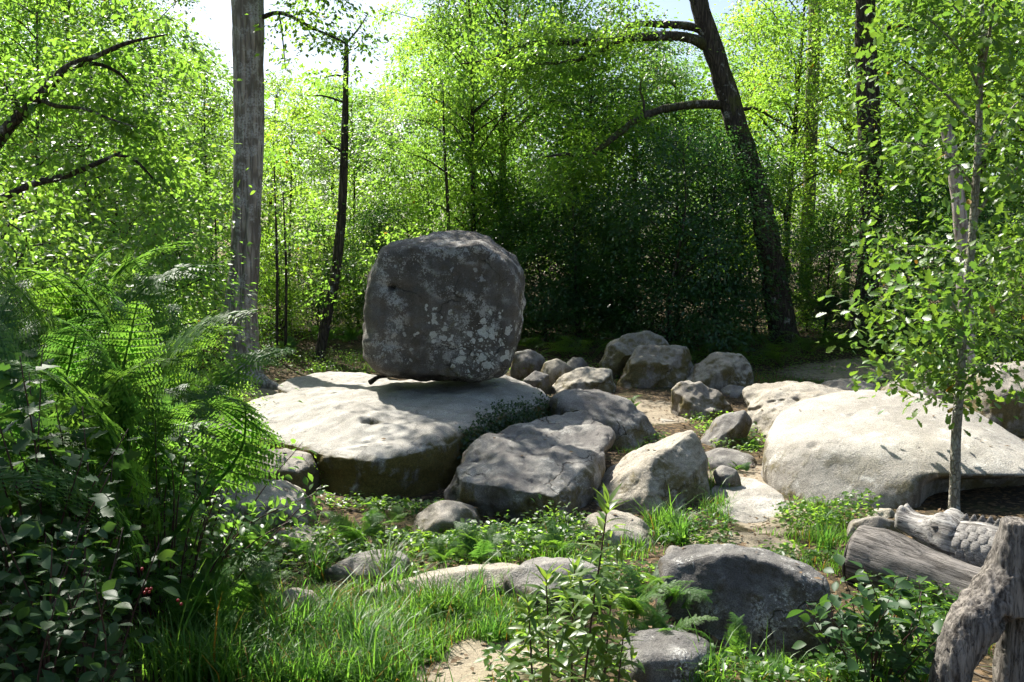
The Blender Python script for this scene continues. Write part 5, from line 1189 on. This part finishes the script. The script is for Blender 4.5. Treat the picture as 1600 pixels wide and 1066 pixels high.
V, T = loft([ring(x * f, NW(x), NT(x), -.19, 2.3) for x in np.linspace(.48, 1.12, 26)])
V = V + unit(V - np.array([.8 * f, 0, 0])) * (fbm(V * 9, 3, 43) * .008)[:, None]
nk = obj('neck', mesh_np('neck', V, T, True), M['wood'], cr)
# scales: shallow raised plates in staggered rows on both flanks
def scale_plate():
    th = np.linspace(0, 2 * np.pi, 10, endpoint=False); p = 3.2
    y = np.sign(np.cos(th)) * np.abs(np.cos(th)) ** (2 / p); z = np.sign(np.sin(th)) * np.abs(np.sin(th)) ** (2 / p)
    o_ = np.stack([y * .5, z * .5, np.zeros(10)], 1); i_ = np.stack([y * .40, z * .38, np.full(10, .16)], 1)
    V = np.vstack([o_, i_, [[0, 0, .17]]]); T = []
    for j in range(10):
        k2 = (j + 1) % 10; T += [(j, k2, 10 + k2), (j, 10 + k2, 10 + j), (20, 10 + j, 10 + k2)]
    return mesh_np('scale', V, np.array(T))
spm = scale_plate(); spm.materials.append(M['wood'])
for sy in (-1, 1):
    for row, th in enumerate((.98, .62, .28, -.06, -.38)):
        for k in range(7):
            x = .60 + .078 * k + (.039 if row % 2 else 0)
            if x > 1.08: continue
            zt, hw = NT(x), NW(x); zc, hz = (zt - .19) / 2, (zt + .19) / 2
            p = 2.3; c, s_ = math.cos(th), math.sin(th)
            y = hw * abs(c) ** (2 / p); z = zc + hz * math.copysign(abs(s_) ** (2 / p), s_)
            nn = unit(np.array([0, y / hw ** 2, (z - zc) / hz ** 2])); tx = np.array([1.0, 0, 0]); ty = np.cross(nn, tx)
            m = Matrix.Identity(4)
            sc3 = (.078 * f, .072, .035)
            for r_ in range(3):
                q = np.array([1, sy, 1])[r_]
                m[r_][0] = tx[r_] * q * sc3[0]; m[r_][1] = ty[r_] * q * sc3[1] * sy; m[r_][2] = nn[r_] * q * sc3[2]; m[r_][3] = (np.array([x * f, y, z]) * np.array([1, sy, 1]))[r_]
            obj('scale', spm, None, nk, None, m)
V = np.array([(-.5, -.35, 0), (.5, -.35, 0), (.5, .35, 0), (-.5, .35, 0), (-.06, -.05, .8), (.12, -.05, .8), (.12, .05, .8), (-.06, .05, .8)], float)
T = np.array([(0, 1, 5), (0, 5, 4), (1, 2, 6), (1, 6, 5), (2, 3, 7), (2, 7, 6), (3, 0, 4), (3, 4, 7), (4, 5, 6), (4, 6, 7), (0, 2, 1), (0, 3, 2)])
tm = mesh_np('crest_tooth', V * np.array([.06, .07, .065]), T); tm.materials.append(M['wood'])
for k in range(8):
    x = .57 + .064 * k; m = Matrix.Translation((x * f, .0, NT(x) - .004)); obj('crest_tooth', tm, None, nk, None, m)
D_, T_, _, _ = ico(3)
em = mesh_np('eye', D_ * np.array([.030, .012, .015]), T_, True); em.materials.append(M['eye'])
for sy in (-1, 1): obj('eye', em, None, cr, (.40 * f, sy * .150, .078))

# grey stump with two root legs
SY = 4.75
sp_ = {
    'main': ([P(1592, 812, SY), P(1590, 840, SY), P(1582, 875, SY), P(1572, 915, SY), P(1562, 950, SY)], [.105, .115, .125, .15, .17]),
    'left': ([P(1575, 905, SY), P(1545, 945, SY - .05), P(1515, 985, SY - .1), P(1492, 1030, SY - .12), P(1478, 1090, SY - .12), P(1470, 1130, SY - .1)], [.15, .14, .125, .11, .10, .10]),
    'right': ([P(1590, 900, SY), P(1592, 960, SY + .05), P(1586, 1030, SY + .05), P(1580, 1120, SY + .05)], [.12, .115, .10, .10]),
    'far': ([P(1600, 860, SY + .05), P(1640, 930, SY + .1), P(1660, 1020, SY + .15), P(1670, 1110, SY + .2)], [.08, .10, .10, .09]),
    'ring1': ([P(1548, 960, SY - .12), P(1545, 985, SY - .17), P(1558, 1000, SY - .14)], [.03, .035, .03]),
}
parts = []
for kname, (pp, rr) in sp_.items():
    pa = crom(pp, 26); ra = np.interp(np.linspace(0, 1, 26), np.linspace(0, 1, len(rr)), rr); parts.append(tube(pa, ra, 20, .10, 61, 3))
V, T = join(parts)
base = G(P(1560, 1000, SY)[0], SY)
tmp = bpy.data.objects.new('tmp', mesh_np('tmp', V - base, T)); COL.objects.link(tmp)
md = tmp.modifiers.new('r', 'REMESH'); md.mode = 'VOXEL'; md.voxel_size = .012
dg = bpy.context.evaluated_depsgraph_get(); ev = tmp.evaluated_get(dg); me = bpy.data.meshes.new_from_object(ev)
bpy.data.objects.remove(tmp)
n = len(me.vertices); W = np.empty(n * 3, np.float32); me.vertices.foreach_get('co', W); W = W.reshape(-1, 3).astype(float)
E = np.empty(len(me.edges) * 2, np.int32); me.edges.foreach_get('vertices', E); E = E.reshape(-1, 2); deg = np.bincount(E.ravel(), minlength=n).astype(float)
for _ in range(6): W = W + .7 * (lap(W, E, deg) - W)
me.vertices.foreach_set('co', W.astype(np.float32).ravel()); me.update()
N = np.empty(n * 3, np.float32); me.vertices.foreach_get('normal', N); N = N.reshape(-1, 3)
sw = np.stack([W[:, 0] + .35 * W[:, 2], W[:, 1], W[:, 2]], 1)
gr = fbm(sw * np.array([20, 20, 1.6]), 3, 63); W = W + N * (gr * .009 - .012 * np.clip(.1 - np.abs(gr), 0, 1) / .1 + .008 * fbm(W * 6, 2, 64))[:, None]
for (u, v, rd, dp) in ((1566, 972, .055, .06), (1550, 1015, .05, .05)):
    p = P(u, v, SY - .13) - base; d = np.hypot(W[:, 0] - p[0], W[:, 2] - p[2]); W[:, 1] += dp * sstep(rd, rd * .4, d) * (N[:, 1] < 0)
me.vertices.foreach_set('co', W.astype(np.float32).ravel()); me.polygons.foreach_set('use_smooth', np.ones(len(me.polygons), bool)); me.update()
me.name = 'dead_stump'; tag(obj('dead_stump', me, M['wood_stump'], None, base), 'twisted grey dead stump with root legs at the lower right corner', 'stump')
